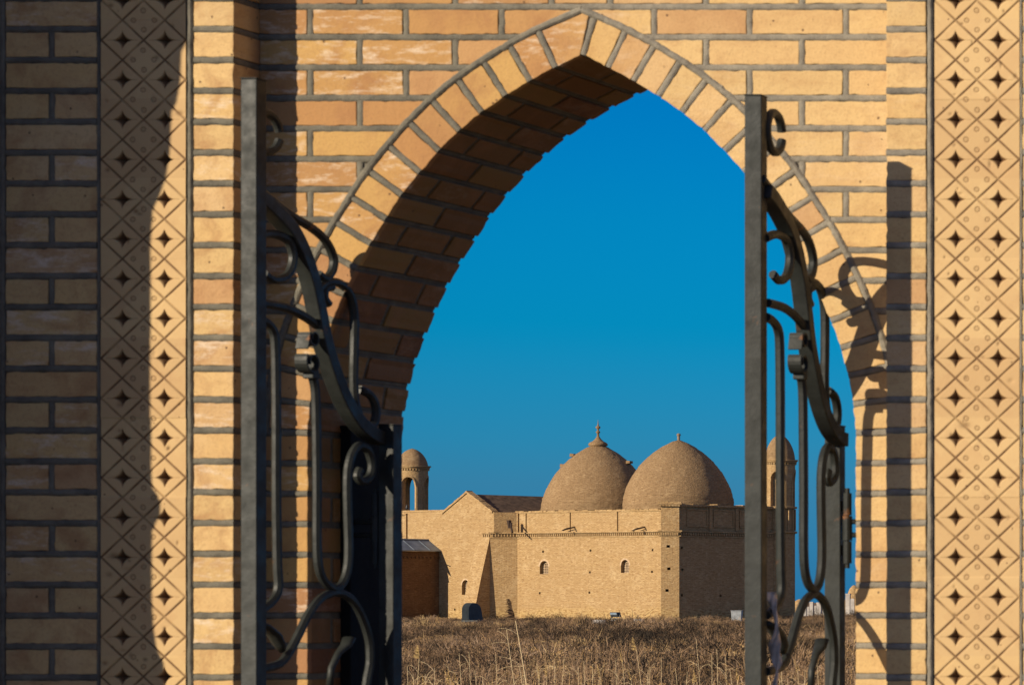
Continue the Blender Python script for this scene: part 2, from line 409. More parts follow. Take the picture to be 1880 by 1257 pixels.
gate = empty('brick_gateway', (0,0,0))
tag(gate, 'tall brick gateway wall with a pointed arch and carved tile strips on its piers', 'gateway')
GAP = .017; TOPZ = 3.92; ZAP = arc[0][1]; NAP = pa(0)[1]
ND = round(LA / .0765); DS = LA/ND
outer = [(0, ZAP+.112/NAP[1])] + [off(LA*i/200, .112) for i in range(1, 201)] + [(503*K+.112, ZS)]
def outer_x(z):
    for i in range(len(outer)-1):
        if outer[i][1] >= z >= outer[i+1][1]:
            t = (outer[i][1]-z)/(max(1e-6, outer[i][1]-outer[i+1][1])); return outer[i][0]+(outer[i+1][0]-outer[i][0])*t
    return 0 if z > outer[0][1] else 2
def outer_z(x):
    for i in range(len(outer)-1):
        if outer[i][0] <= x <= outer[i+1][0]:
            t = (x-outer[i][0])/max(1e-6, outer[i+1][0]-outer[i][0]); return outer[i][1]+(outer[i+1][1]-outer[i][1])*t
    return outer[0][1]
# --- coursed wall above the arch
wb = MB()
zs, k0 = joints(1.9, TOPZ)
EV = {-1: [-.722-.254, -.722, -.467, -.213], 1: [.192, .446, .702, .956]}
OD = {-1: [-.844, -.590, -.336, -.08], 1: [.0755, .330, .585, .84]}
for r in range(len(zs)-1):
    zt, zb = zs[r], zs[r+1]; k = r + k0
    js = EV if k % 2 == 0 else OD
    xs = [-XP] + [x for x in js[-1] + js[1] if abs(x) < XP-.03] + [XP]
    z1, z0 = zt-GAP/2, zb+GAP/2
    zz1 = min(zt, TOPZ)
    for a, b in zip(xs[:-1], xs[1:]):
        xa = a + (GAP/2 if a > -XP else 0); xb = b - (GAP/2 if b < XP else 0)
        poly = [(xa, z0), (xb, z0), (xb, z1), (xa, z1)]
        sides = [0]
        if z0 < outer[0][1]+.01: sides = [-1, 1] if xa < 0 < xb else [(-1 if xb <= 0 else 1)]
        for sd in sides:
            q = poly
            if sd:
                if xa < 0 < xb: q = clip(q, sd, 0, .004)
                p1 = (outer_x(z1)*sd, z1); p0 = (outer_x(z0)*sd, z0)
                if z1 >= outer[0][1]: p1 = (0, outer[0][1])
                if p0[0]*sd > 1.9: continue
                dx, dz = p1[0]-p0[0], p1[1]-p0[1]; nx, nz = dz, -dx
                if nx*sd < 0: nx, nz = -nx, -nz
                l = math.hypot(nx, nz); nx /= l; nz /= l
                q = clip(q, nx, nz, nx*p0[0]+nz*p0[1]+.008)
            brick(wb, q, 0, .11)
    # beads
    for sd in (-1, 1):
        xo = outer_x(zt) if zt < outer[0][1] else 0
        if xo < XP: bead(wb, [(sd*xo, 0, zt), (sd*XP, 0, zt)], (0,-1,0), .0215, -.0065, .0015)
    for x in xs[1:-1]:
        zlo = zb
        if z0 < outer[0][1] and abs(x) < XP: zlo = max(zb, outer_z(abs(x)))
        if zlo < zt-.015: bead(wb, [(x, 0, zlo), (x, 0, zt)], (0,-1,0), .0205, -.006, .0002)
# core behind the joints and the back of the wall
for sd in (-1, 1):
    n = 60
    for i in range(n):
        x0, x1 = XP*i/n, XP*(i+1)/n; a, b = outer_z(x0)-.02, outer_z(x1)-.02
        vs = [(sd*x0, .006, a), (sd*x1, .006, b), (sd*x1, .006, TOPZ), (sd*x0, .006, TOPZ)]
        wb.add(vs, [(0,1,2,3) if sd > 0 else (3,2,1,0)], 1)
    # back face of the wall (rendered plaster)
for sd in (-1, 1):
    for i in range(200):
        (x0, z0), (x1, z1) = outer[i], outer[i+1]
        wb.add([(sd*x0, BACK-.004, z0-.02), (sd*x1, BACK-.004, z1-.02), (sd*x1, BACK-.004, TOPZ), (sd*x0, BACK-.004, TOPZ)], [(3,2,1,0) if sd > 0 else (0,1,2,3)], 1)
wb.box(-2.3, 2.3, -.0, BACK, TOPZ, TOPZ+.08, 1)
wb.box(-2.3, 2.3, PY, 0, TOPZ-.001, TOPZ+.08, 1)
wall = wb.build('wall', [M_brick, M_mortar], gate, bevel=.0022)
# --- arch ring and reveals
rb = MB(); segs = []
for i in range(ND): segs.append((i*DS, (i+1)*DS))
s0 = LA; zj = ZS
while zj > 0: segs.append((s0, s0+PITCH)); s0 += PITCH; zj -= PITCH
SEND = segs[-1][1]
for sd in (-1, 1):
    for i, (a, b) in enumerate(segs):
        g = GAP/2 + (.0 if i else 0)
        poly = [off(a+g, 0), off(b-g, 0), off(b-g, .104), off(a+g, .104)]
        if a >= LA: poly = [(p[0] if k < 2 else XP, p[1]) for k, p in enumerate(poly)]
        else:
            poly = clip(poly, -1, 0, -(XP))
        if i == 0:
            ax = (.004, .034) if sd > 0 else (-.002, -.030)      # the slanted closing joint at the apex
            poly[0] = (ax[0]+.008, ZAP); poly[3] = (ax[1]+.008, ZAP+.104/NAP[1] - (ax[1]+.008)*NAP[0]/NAP[1])
        poly = [(sd*x, z) for x, z in poly]
        ys = [(0,.117),(.135,.367),(.385,.5)] if (i+(sd > 0)) % 2 else [(0,.241),(.259,.5)]
        for (y0, y1) in ys: brick(rb, poly, y0, y1)
        if i == 0: continue
        pi, po = off(a, .001), off(a, .112)
        if a >= LA: po = (XP, pi[1])
        elif po[0] > XP:
            t = (XP-pi[0])/(po[0]-pi[0]); po = (XP, pi[1]+(po[1]-pi[1])*t)
        bead(rb, [(sd*pi[0], 0, pi[1]), (sd*po[0], 0, po[1])], (0,-1,0), .0205, -.0065, .0015)
    # apex joint
    # core
    n = 120
    for j in range(n+1):
        a, b = (LA*j/n, LA*(j+1)/n) if j < n else (LA, SEND)
        i0, i1, o0, o1 = off(a, .0045), off(b, .0045), off(a, .118), off(b, .118)
        q = clip([i0, i1, o1, o0], -1, 0, -(XP+.01))
        if j == 0: q = [(0, i0[1]), i1, o1, (0, ZAP+.118/NAP[1])]
        if parea(q) < 1e-7: continue
        q = [(sd*x, z) for x, z in q]
        if sum(q[i][0]*q[(i+1) % len(q)][1]-q[(i+1) % len(q)][0]*q[i][1] for i in range(len(q))) < 0: q = q[::-1]
        rb.prism(q, .005, BACK-.003, 1)
    path = []
    for j in range(0, 140):
        x, z = off(LA*j/139, .113)
        if j == 0: x, z = 0, ZAP+.113/NAP[1]
        if x > XP-.004: break
        path.append((sd*x, 0, z))
    bead(rb, path, (0,-1,0), .0235, -.008, .0055, 1, .0006)
bead(rb, [(.003, 0, ZAP+.003), (.032, 0, ZAP+.112/NAP[1]-.022)], (0,-1,0), .019, -.006, .001)
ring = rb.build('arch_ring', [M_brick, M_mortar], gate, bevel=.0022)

# --- piers, brick strips
def strip(xa, xb, sd, name, head=False, inner=False):
    mb = MB(); zs, k0 = joints(0, TOPZ); a, b = sorted((sd*xa, sd*xb))
    for r in range(len(zs)-1):
        z1, z0 = min(zs[r]-GAP/2, TOPZ), zs[r+1]+GAP/2
        if z1 - z0 < .03: continue
        xs = [a, b]
        if head and (r+k0) % 2 == 1: xs = [a, (a+b)/2, b]
        for i in range(len(xs)-1):
            p = xs[i] + (GAP/2 if i else 0); q = xs[i+1] - (GAP/2 if i+1 < len(xs)-1 else 0)
            brick(mb, [(p, z0), (q, z0), (q, z1), (p, z1)], PY, .02)
        if len(xs) == 3: bead(mb, [(xs[1], PY, zs[r+1]), (xs[1], PY, zs[r])], (0,-1,0), .02, -.006, .0005)
        bead(mb, [(a, PY, zs[r]), (b, PY, zs[r])], (0,-1,0), .0215, -.0065, .0018)
        if inner:
            xi = sd*XP; bead(mb, [(xi, PY+.001, zs[r]), (xi, .005, zs[r])], (-sd,0,0), .0205, -.006, -.0005)
    e = .004
    mb.box(a+e, b-e, PY+.006, BACK, 0, TOPZ-.002, 1)
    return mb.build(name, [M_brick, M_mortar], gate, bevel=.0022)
for sd in (-1, 1):
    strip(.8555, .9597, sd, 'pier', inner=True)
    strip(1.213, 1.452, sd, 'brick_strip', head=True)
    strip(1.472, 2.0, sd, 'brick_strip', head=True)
    mb = MB()
    for xc, w in ((.9695, .0165), (1.2095, .009), (1.462, .017)):
        bead(mb, [(sd*xc, PY, 0), (sd*xc, PY, TOPZ)], (0,-1,0), w*1.15, -.012, .0025, 0, .0005)
        mb.box(sd*xc-w, sd*xc+w, PY+.008, BACK, 0, TOPZ-.003)
    mb.build('mortar_bead', M_mortar, gate)

# --- relief tile strip, a real height field
TW = .2225; TP = .10415
def tile_strip(sd):
    x0 = .9815; nx, nz = 150, 2300; z0, z1 = .75, TOPZ-.01
    X = np.linspace(0, TW, nx); Z = np.linspace(z0, z1, nz); GX, GZ = np.meshgrid(X, Z)
    zr = 1.6 + (1105-74)*.00142745              # a star row
    u = GX/(TW/2); v = (GZ - zr)/TP             # star centres at u=.5,1.5 ; v integer
    # lattice grooves: |du|+|dv| = .5 about every star
    du = np.abs((u % 1.0) - .5); dv = np.abs(((v + .5) % 1.0) - .5)
    d1 = np.abs(du + dv - .5) * TP * .7071
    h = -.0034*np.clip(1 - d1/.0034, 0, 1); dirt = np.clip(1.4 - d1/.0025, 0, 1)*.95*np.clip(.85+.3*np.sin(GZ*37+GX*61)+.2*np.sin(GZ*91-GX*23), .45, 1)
    # star: four cusped points around (0,0)
    ax, az = du*TW/2, dv*TP
    rr = np.maximum(ax, 1e-7)**.60 + np.maximum(az, 1e-7)**.60; R0 = .0300**.60
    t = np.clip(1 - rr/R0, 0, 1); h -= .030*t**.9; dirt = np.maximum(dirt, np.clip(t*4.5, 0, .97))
    # thin seam through each star
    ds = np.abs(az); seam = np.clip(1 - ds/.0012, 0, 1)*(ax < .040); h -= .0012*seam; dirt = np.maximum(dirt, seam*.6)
    # dimple rings in the centre diamonds
    uc = (GX - TW/2); vc = (((v) % 1.0) - .5)*TP
    for (cx, cz) in ((0, .0262), (0, -.0262), (-.0275, 0), (.0275, 0)):
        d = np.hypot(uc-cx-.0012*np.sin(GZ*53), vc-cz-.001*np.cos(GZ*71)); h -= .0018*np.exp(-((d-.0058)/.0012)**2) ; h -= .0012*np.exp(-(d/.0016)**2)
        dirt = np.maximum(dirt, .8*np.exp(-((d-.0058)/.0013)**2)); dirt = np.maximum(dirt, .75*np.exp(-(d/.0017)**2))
    # hand-made unevenness: slight offset of every tile
    row = np.floor((GZ)/ (2*TP)).astype(int); offs = rng.normal(0, .0006, 60)[row % 60]; h = h + offs + rng.normal(0, .00007, h.shape)
    # soft chipped patches
    for _ in range(46):
        cx, cz = rng.uniform(0, TW), rng.uniform(1.4, 3.2); d = np.hypot((GX-cx)*rng.uniform(.5, 1.8), (GZ-cz)*rng.uniform(.6, 1.4)); r_ = rng.uniform(.0015, .007); g_ = np.exp(-(d/r_)**2); h -= .0022*g_; dirt = np.maximum(dirt, g_*rng.uniform(.1, .7))
    if sd < 0: GX = TW - GX
    V = np.stack([sd*x0 + (GX if sd > 0 else -(TW-GX) ) , PY+.002 - h, GZ], -1)
    if sd < 0: V[..., 0] = -x0 - TW + (TW - (TW - X))[None, :] ; 
    V = V.reshape(-1, 3)
    idx = np.arange(nx*nz).reshape(nz, nx); Fq = np.stack([idx[:-1,:-1], idx[:-1,1:], idx[1:,1:], idx[1:,:-1]], -1).reshape(-1, 4)
    me = bpy.data.meshes.new('tile_panel'); me.vertices.add(len(V)); me.vertices.foreach_set('co', V.ravel())
    me.loops.add(Fq.size); me.loops.foreach_set('vertex_index', Fq.ravel().astype(np.int32)); me.polygons.add(len(Fq))
    me.polygons.foreach_set('loop_start', np.arange(0, Fq.size, 4, dtype=np.int32)); me.polygons.foreach_set('use_smooth', np.ones(len(Fq), bool))
    me.update(calc_edges=True)
    A = me.attributes.new('dirt', 'FLOAT', 'POINT'); A.data.foreach_set('value', dirt.ravel().astype(np.float32))
    me.materials.append(M_tile)
    o = bpy.data.objects.new('tile_panel', me); C.objects.link(o); o.parent = gate
    mb = MB(); mb.box(*sorted((sd*x0, sd*(x0+TW))), PY+.036, BACK, 0, TOPZ-.003); mb.build('panel_backing', M_mortar, gate)
for sd in (-1, 1): tile_strip(sd)

# --- unseen shadow caster added left of the frame, edge shaped to shade the gateway
edge = [(345,-60),(345,40),(343,72),(331,95),(329,150),(322,188),(313,205),(310,280),(303,325),(292,358),(279,385),(275,450),(275,600),(275,860),(277,895),(285,905),(293,920),(293,945),(284,960),(278,975),(277,1100),(280,1150),(286,1190),(299,1215),(302,1262),(302,2000)]
YW = -.90; dY = (PY - YW)
pl = []
for px, py in edge:
    x = 4.1+(px-3900)*.00142745 - .787*dY; z = 1.6+(1105-py)*.00142745 + .433*dY; pl.append((x, max(z, 0)))
pl = [(pl[0][0], 4.0)] + pl
poly = [(-2.3, 4.0)] + pl[:-1] + [(pl[-1][0], 0), (-2.3, 0)]
mb = MB()
for i in range(1, len(poly)-2):
    (xa, za), (xb, zb) = poly[i], poly[i+1]
    if za-zb < 1e-4: continue
    mb.prism([(-2.3, zb), (xb, zb), (xa, za), (-2.3, za)], YW, YW+.14)
mb.box(-2.3, -1.95, YW+.14, PY-.002, 0, 4.0)
mb.build('shadow_caster', M_old, gate, uv=True)

# ------------------------------------------------------------------ iron gate leaves
def leaf(name, hinge, free, ztop, dz, side):
    hx, hy = hinge; fx, fy = free; WL = math.hypot(fx-hx, fy-hy)
    root = empty(name, (hx, hy, 0), math.atan2(fy-hy, fx-hx))
    # pattern is read on the left leaf: pixel -> (w, z)
    H0, F0, DH, DF = 718.0, 468.0, 9.311, 8.711
    def w(px, py):
        X0, Y0 = -.613, .211; X1, Y1 = -.657, -.389
        # intersect the viewing ray with the leaf plane
        px = (470 + (px-482)*57/32) if px < 514 else px + 13*min(1, max(0, (708-px)/30))
        rx = (px - VX)/F          # the scrollwork is welded on the outer face of the posts
        # CAM + d*(rx,1) = (X0,Y0)+t*(X1-X0,Y1-Y0)
        ax, ay = X1-X0, Y1-Y0; bx, by = CAM.x-X0, CAM.y-Y0
        # t*ax - d*rx = bx ; t*ay - d = by
        det = -ax + rx*ay; t = (-bx + rx*by)/det; d = t*ay - by
        L = math.hypot(ax, ay)
        return (t*L*WL/L, CAM.z + (VY-py)*d/F + dz)
    def path(pts, n=6):
        q = cr([w(*p) for p in pts], n); return [(a, 0, b) for a, b in q]
    post = MB(); post.box(WL-.021, WL+.021, -.021, .021, .06, ztop)
    post.box(WL-.0225, WL+.0225, -.0225, .0225, ztop, ztop+.004)
    post.build('free_post', M_paint, root, bevel=.003)
    post = MB(); post.box(-.021, .021, -.021, .021, .06, 2.078+dz); post.box(-.0225, .0225, -.0225, .0225, 2.078+dz, 2.082+dz)
    post.build('hinge_post', M_paint, root, bevel=.003)
    mb = MB(); mb.box(.021, WL-.021, -.018, .018, .10, .14); mb.build('bottom_rail', M_paint, root, bevel=.002)
    # sweeping top rail
    mb = MB(); p = path([(482,352),(498,373),(528,418),(552,462),(570,515),(582,570),(592,622),(606,672),(628,730),(655,775),(690,800),(718,806)])
    mb.tube(p, (.026, .027), 4, flat=(0,1,0)); mb.build('top_rail', M_paint, root, bevel=.003)
    rods = [
      [(478,330),(496,355),(530,394),(575,422),(600,446),(613,476),(610,500),(598,513),(586,505)],
      [(484,438),(503,431),(526,440),(538,464),(537,490),(525,510),(508,515),(498,504)],
      [(582,540),(590,527),(606,519),(628,524),(644,545),(651,580),(651,640),(650,700),(654,745),(668,780),(690,792)],
      [(604,560),(596,548),(598,532),(610,528)],
      [(488,556),(520,565),(555,580),(582,598)],
      [(486,582),(498,590),(507,606),(510,640),(511,760),(511,900),(512,1030),(513,1075),(509,1098),(498,1116),(486,1126)],
      [(574,690),(580,720),(582,800),(583,900),(583,1000),(587,1045),(599,1070),(617,1080),(631,1068),(639,1040),(641,1000),(639,930),(639,870),(646,836),(659,819),(675,825),(686,846),(686,866),(677,878),(664,884),(657,874),(661,862)],
      [(486,1228),(500,1225),(516,1216),(533,1194),(550,1162),(567,1127),(586,1101),(604,1090),(621,1087),(641,1096),(657,1115),(670,1144),(679,1175),(682,1205),(680,1222),(675,1244),(668,1290),(655,1340),(630,1380)],
      [(661,716),(678,724),(695,739),(701,759),(694,778),(676,786)],
    ]
    for r in rods:
        mb = MB(); mb.tube(path(r, 5), .0116, 8, flat=(0,1,0)); mb.build('scroll', M_paint, root, smooth=False, bevel=0)
    # ring on the free post
    mb = MB(); c = w(511, 250); mb.tube([(WL-.080+.056*math.cos(a), 0, c[1]+.050*math.sin(a)) for a in [R(170)-R(12)*k for k in range(29)]], .0112, 8, flat=(0,1,0))
    mb.build('scroll', M_paint, root)
    # flattened leaf ends
    for pts, ws in (([(606,1257),(609,1225),(622,1198),(636,1184),(642,1170)], [.009,.009,.010,.017,.019]),
                    ([(486,1140),(498,1148),(509,1165),(514,1182),(520,1194)], [.014,.019,.020,.018,.008]),
                    ([(661,716),(668,717),(674,722)], [.015,.013,.010])):
        mb = MB(); q = [w(*p) for p in pts]; mb.tube([(a, 0, b) for a, b in q], [(.008, x) for x in ws], 8, flat=(0,1,0)); mb.build('leaf_end', M_paint, root, smooth=True)
    # lower infill that repeats below the picture
    mb = MB()
    for wx in (.16, .30, .44): mb.tube([(wx, 0, .14), (wx, 0, 1.18)], .009, 8)
    mb.build('lower_bars', M_paint, root)
    # collars
    for (px, py, rr, tip) in ((568,622,.023,1), (566,666,.031,0)):
        a, b = w(px, py); mb = MB(); q = []
        for k in range(26):            # ribbon of flat bar rolled into a curl, its axis across the leaf
            an = R(40) - R(17)*k; r_ = rr*(1-.022*k); q.append((a + r_*math.cos(an), 0, b + r_*math.sin(an)))
        if tip: q = [(a+.03, 0, b-.03)] + q
        mb.tube(q, (.0035, .025), 4, flat=(0,1,0)); mb.build('curl', M_paint, root, bevel=.0015)
    mb = MB(); a, b = w(572, 688); mb.box(a-.014, a+.014, -.015, .015, b-.012, b+.012); mb.build('collar', M_paint, root, bevel=.003)
    for ch in root.children:
        if ch.name.split('.')[0] in ('scroll', 'top_rail', 'curl', 'leaf_end', 'collar', 'lower_bars'): ch.location.y = side*.0185
    return root
GL = leaf('gate_leaf', (-.601, .183), (-.645, -.415), 2.923, 0, -1)
tag(GL, 'dark wrought iron gate leaf standing open against the left side of the archway', 'gate leaf', 'open gate leaves')
GR = leaf('gate_leaf', (.613, .160), (.639, -.440), 2.877, -.004, 1)
tag(GR, 'dark wrought iron gate leaf standing open at the right, its bars seen against blue sky', 'gate leaf', 'open gate leaves')
# hinges on both leaves with the brackets that carry them to the jamb
for root, sd in ((GL, -1), (GR, 1)):
    h = root.location
    for zc in (1.80, .55):
        mb = MB(); inv = Matrix.Rotation(-root.rotation_euler.z, 4, 'Z')
        def tl(p): q = inv @ (Vector(p) - Vector((h.x, h.y, 0))); return q
        x = h.x + sd*.036
        for a, b, r in ((-.095,-.035,.011), (-.033,.033,.0125), (.035,.095,.011)):
            mb.tube([tl((x, h.y-.006, zc+a)), tl((x, h.y-.006, zc+b))], r, 12)
        mb.tube([tl((x, h.y-.006, zc-.108)), tl((x, h.y-.006, zc+.108))], .006, 8)
        for a in (-.06, .06):
            mb.tube([tl((h.x+sd*.018, h.y-.006, zc+a)), tl((x, h.y-.006, zc+a))], (.006, .02), 4)
            mb.tube([tl((x, h.y-.006, zc+a*.3)), tl((sd*.745, h.y+.02, zc+a*.3))], .007, 6)
        mb.build('hinge', M_paint, root)

# dark steel post fixed to the left reveal, behind the left leaf
mb = MB(); mb.box(-.727, -.700, .165, .40, 0, 2.07); mb.box(-.727, -.692, .160, .405, 2.07, 2.078)
M_steel = plain('shadowed_steel', (.010,.010,.010), .8, .3, 20); M_steel.node_tree.nodes['Principled BSDF'].inputs['Specular IOR Level'].default_value = .08  # steel kept near black: the reveal's deep shade is put into its colour
mb.build('jamb_post', M_steel, gate, bevel=.003)
# strip of cloth tied on the right leaf
mb = MB(); X0 = .642
pts = [(1414,1086),(1420,1110),(1426,1150),(1422,1190),(1428,1225),(1422,1262),(1430,1300)]
rows = []
for i, (px, py) in enumerate(pts):
    p = at(px, py, 8.70); rows.append(p)
q = cr([tuple(p) for p in rows], 6); vs = []; n = 7
for i, p in enumerate(q):
    tw = math.sin(i*.55)*.7 + .4; wd = .010 + .006*math.sin(i*.37+1)
    for k in range(n):
        t = (k/(n-1)-.5)*2; vs.append((p[0]+t*wd*math.cos(tw), p[1]+t*wd*math.sin(tw)+.004*math.sin(t*5+i), p[2]))
mb.add(vs, [(i*n+k, i*n+k+1, (i+1)*n+k+1, (i+1)*n+k) for i in range(len(q)-1) for k in range(n-1)])
cl = mb.build('cloth_strip', M_cloth, smooth=True)
m_ = cl.modifiers.new('solid', 'SOLIDIFY'); m_.thickness = .0012
tag(cl, 'pale tattered strip of cloth hanging beside the free post of the right gate leaf', 'cloth')

# ------------------------------------------------------------------ mausoleum
AN = R(27); T1 = Vector((-math.cos(AN), math.sin(AN), 0)); T2 = Vector((math.sin(AN), math.cos(AN), 0))
DC = 200.0; O = at(1229, 1105, DC); O.z = 0; GZ0 = .55
def L(a, b, z): return O + T1*a + T2*b + Vector((0,0,z))
def hitb(px, py, b):           # (a,z) on the plane b=const
    r = Vector(((px-VX)/F, 1, (VY-py)/F)); n = T2; base = O + T2*b
    d = (base-CAM).dot(n)/r.dot(n); p = CAM + r*d; return (p-O).dot(T1), p.z
def hita(px, py, a):
    r = Vector(((px-VX)/F, 1, (VY-py)/F)); n = T1; base = O + T1*a
    d = (base-CAM).dot(n)/r.dot(n); p = CAM + r*d; return (p-O).dot(T2), p.z
maus = empty('mausoleum', L(0,0,GZ0))
tag(maus, 'old brick mausoleum with two pointed domes beyond the dry field', 'mausoleum')
OFFM = L(0,0,GZ0)
def mbuild(mb, name, m, parent=None, **kw):
    mb.v = [tuple(Vector(v) - OFFM) for v in mb.v]
    return mb.build(name, m, parent or maus, **kw)

def facade(mb, fmap, nin, a0, a1, zb, top, ops, depth=.4, m=0, ms=2):
    """fmap(a,z)->point ; ops: (a0,a1,z0,z1,arch)"""
    br = {a0, a1}
    for o in ops:
        n = 8 if o[4] else 1
        for k in range(n+1): br.add(o[0]+(o[1]-o[0])*k/n)
    nn = 40
    for k in range(nn): br.add(a0+(a1-a0)*k/nn)
    br = sorted(br)
    def otop(o, a):
        if not o[4]: return o[3]
        c, hw = (o[0]+o[1])/2, (o[1]-o[0])/2; t = min(1, abs(a-c)/hw)
        return o[3] - o[4]*(1-math.sqrt(max(0, 1-t*t)))
    for x0, x1 in zip(br[:-1], br[1:]):
        if x1-x0 < 1e-6: continue
        mid = (x0+x1)/2; cov = sorted([o for o in ops if o[0] < mid < o[1]], key=lambda o: o[2])
        lo0 = lo1 = zb
        for o in cov:
            mb.add([fmap(x0, lo0), fmap(x1, lo1), fmap(x1, o[2]), fmap(x0, o[2])], [(0,1,2,3)], m)
            t0, t1 = otop(o, x0), otop(o, x1); I = Vector(nin)*depth
            mb.add([fmap(x0,o[2]), fmap(x1,o[2]), fmap(x1,o[2])+I, fmap(x0,o[2])+I], [(0,1,2,3)], m)
            mb.add([fmap(x0,t0), fmap(x1,t1), fmap(x1,t1)+I, fmap(x0,t0)+I], [(3,2,1,0)], m)
            mb.add([fmap(x0,o[2])+I, fmap(x1,o[2])+I, fmap(x1,t1)+I, fmap(x0,t0)+I], [(0,1,2,3)], ms)
            lo0, lo1 = t0, t1
        mb.add([fmap(x0,lo0), fmap(x1,lo1), fmap(x1,top(x1)), fmap(x0,top(x0))], [(0,1,2,3)], m)
    for o in ops:
        for x in (o[0], o[1]):
            I = Vector(nin)*depth; zt = o[3]-(o[4] or 0)
            mb.add([fmap(x,o[2]), fmap(x,zt), fmap(x,zt)+I, fmap(x,o[2])+I], [(0,1,2,3)], m)

# sizes read from the photograph
CH = .70
aL, _ = hitb(950, 1000, 0)                 # left end of the long lit wall
PJ = 1.05                                   # projection of the gabled block
zc1 = 1.6 + (1105-977)*200/F                # underside of cornice
_, zpar = hitb(1215, 934, 0)
_, zcor = hitb(1215, 975, 0)
ztopc = 1.6 + (1105-921)*200/F
LS = 8.1                                    # depth of the building
def win_from(px0, px1, py0, py1, b=0.0):
    a1_, z1_ = hitb(px0, py0, b); a0_, z0_ = hitb(px1, py1, b); return [a0_, a1_, z0_, z1_]
W1 = win_from(991, 1007, 1029, 1053); W2 = win_from(1140, 1155, 1027, 1051)
holes = []
for (px, py) in ((997,1012),(1084,1010),(1198,1009),(1083,1050),(1197,1049),(991,1088),(1082,1087)):
    a, z = hitb(px, py, 0); holes.append((a-.075, a+.075, z-.065, z+.065, 0))
mb = MB()
ops = [(*W1, .34), (*W2, .34)] + holes
facade(mb, lambda a, z: L(a, 0, z), T2, CH, aL, GZ0-.3, lambda a: zcor, ops)
# chamfered corner pylon
Cm = (T1 - T2).normalized()
def chm(t, z): return L(CH*(1-t)-.0, CH*t, z) + (-(T1+T2).normalized())*.10
hs = []
for (px, py) in ((1227,1002),(1228,1043),(1225,1083)):
    t = (px-1215)/30.0; z = 1.6+(1105-py)*200/F; hs.append((t-.09, t+.09, z-.08, z+.07, 0))
facade(mb, chm, (T1+T2).normalized(), 0, 1, GZ0-.3, lambda a: ztopc-.12, hs, .35)
for t in (0, 1):
    p = L(CH*(1-t), CH*t, 0); q = chm(t, 0)
    mb.add([p+Vector((0,0,GZ0-.3)), q+Vector((0,0,GZ0-.3)), q+Vector((0,0,ztopc-.12)), p+Vector((0,0,ztopc-.12))], [(0,1,2,3)])
# shaded long side
def shd(b, z): return L(0, b, z)
hs = []
for (px, py) in ((1252,1005),(1253,1045),(1252,1092),(1323,1093)):
    b, z = hita(px, py, 0); hs.append((b-.08, b+.08, z-.07, z+.07, 0))
facade(mb, shd, T1, CH, LS, GZ0-.3, lambda a: zcor, hs)
# rear, far side
mb.add([L(0,LS,GZ0-.3), L(aL+8,LS,GZ0-.3), L(aL+8,LS,zpar), L(0,LS,zpar)], [(0,1,2,3)])
# roof deck
mb.add([L(CH,.3,zpar-.35), L(aL,.3,zpar-.35), L(aL,LS,zpar-.35), L(.3,LS,zpar-.35), L(.3,CH,zpar-.35)], [(0,1,2,3,4)], 1)
mbuild(mb, 'wall', [M_old, M_roof, M_darkin], uv=True)
# parapets
def lbox(mb, a0, a1, b0, b1, z0, z1, m=0):
    mb.hexa([L(a0,b0,z0), L(a1,b0,z0), L(a1,b1,z0), L(a0,b1,z0)], [L(a0,b0,z1), L(a1,b0,z1), L(a1,b1,z1), L(a0,b1,z1)], m)
mb = MB()
PS = .10
prev = CH+.02
slots = sorted(hitb(px, 950, PS)[0] for px in (966, 1047, 1134))
for s in slots + [aL]:
    lbox(mb, prev, s-.05 if s != aL else aL, PS, PS+.45, zcor+.02, zpar-.10); prev = s+.05
lbox(mb, CH+.02, aL, PS+.10, PS+.44, zcor+.01, zpar-.11, 0)
lbox(mb, CH+.02, aL+.1, PS-.06, PS+.50, zpar-.10, zpar-.04)
# crumbling coping
a = CH+.1
while a < aL:
    w_ = random.uniform(.15, .5); lbox(mb, a, a+w_, PS-.10+random.uniform(0,.03), PS+.5, zpar-.04, zpar+random.uniform(-.01, .06)); a += w_+random.uniform(0,.04)
mbuild(mb, 'parapet', M_old, uv=True)
mb = MB()
zs_ = ztopc-.10
lbox(mb, PS, PS+.45, CH, LS, zcor+.02, zs_-.12)
b = CH
while b < LS-.2:
    w_ = random.uniform(.2, .5); lbox(mb, PS-.16, PS+.5, b, min(LS, b+w_), zs_-.12, zs_+random.uniform(-.03, .07)); b += w_+random.uniform(0,.03)
# raised panels with cartouches on the shaded parapet
for k in range(4):
    b0 = CH+.6+k*1.9
    for (x0, x1, z0, z1) in ((b0, b0+1.5, zs_-.34, zs_-.27), (b0, b0+1.5, zcor+.30, zcor+.37), (b0, b0+.07, zcor+.37, zs_-.34), (b0+1.43, b0+1.5, zcor+.37, zs_-.34)):
        lbox(mb, PS-.055, PS, x0, x1, z0, z1)
    lbox(mb, PS-.075, PS+.01, b0+1.58, b0+1.78, zcor+.1, zs_-.12)
mbuild(mb, 'side_parapet', M_old, uv=True)
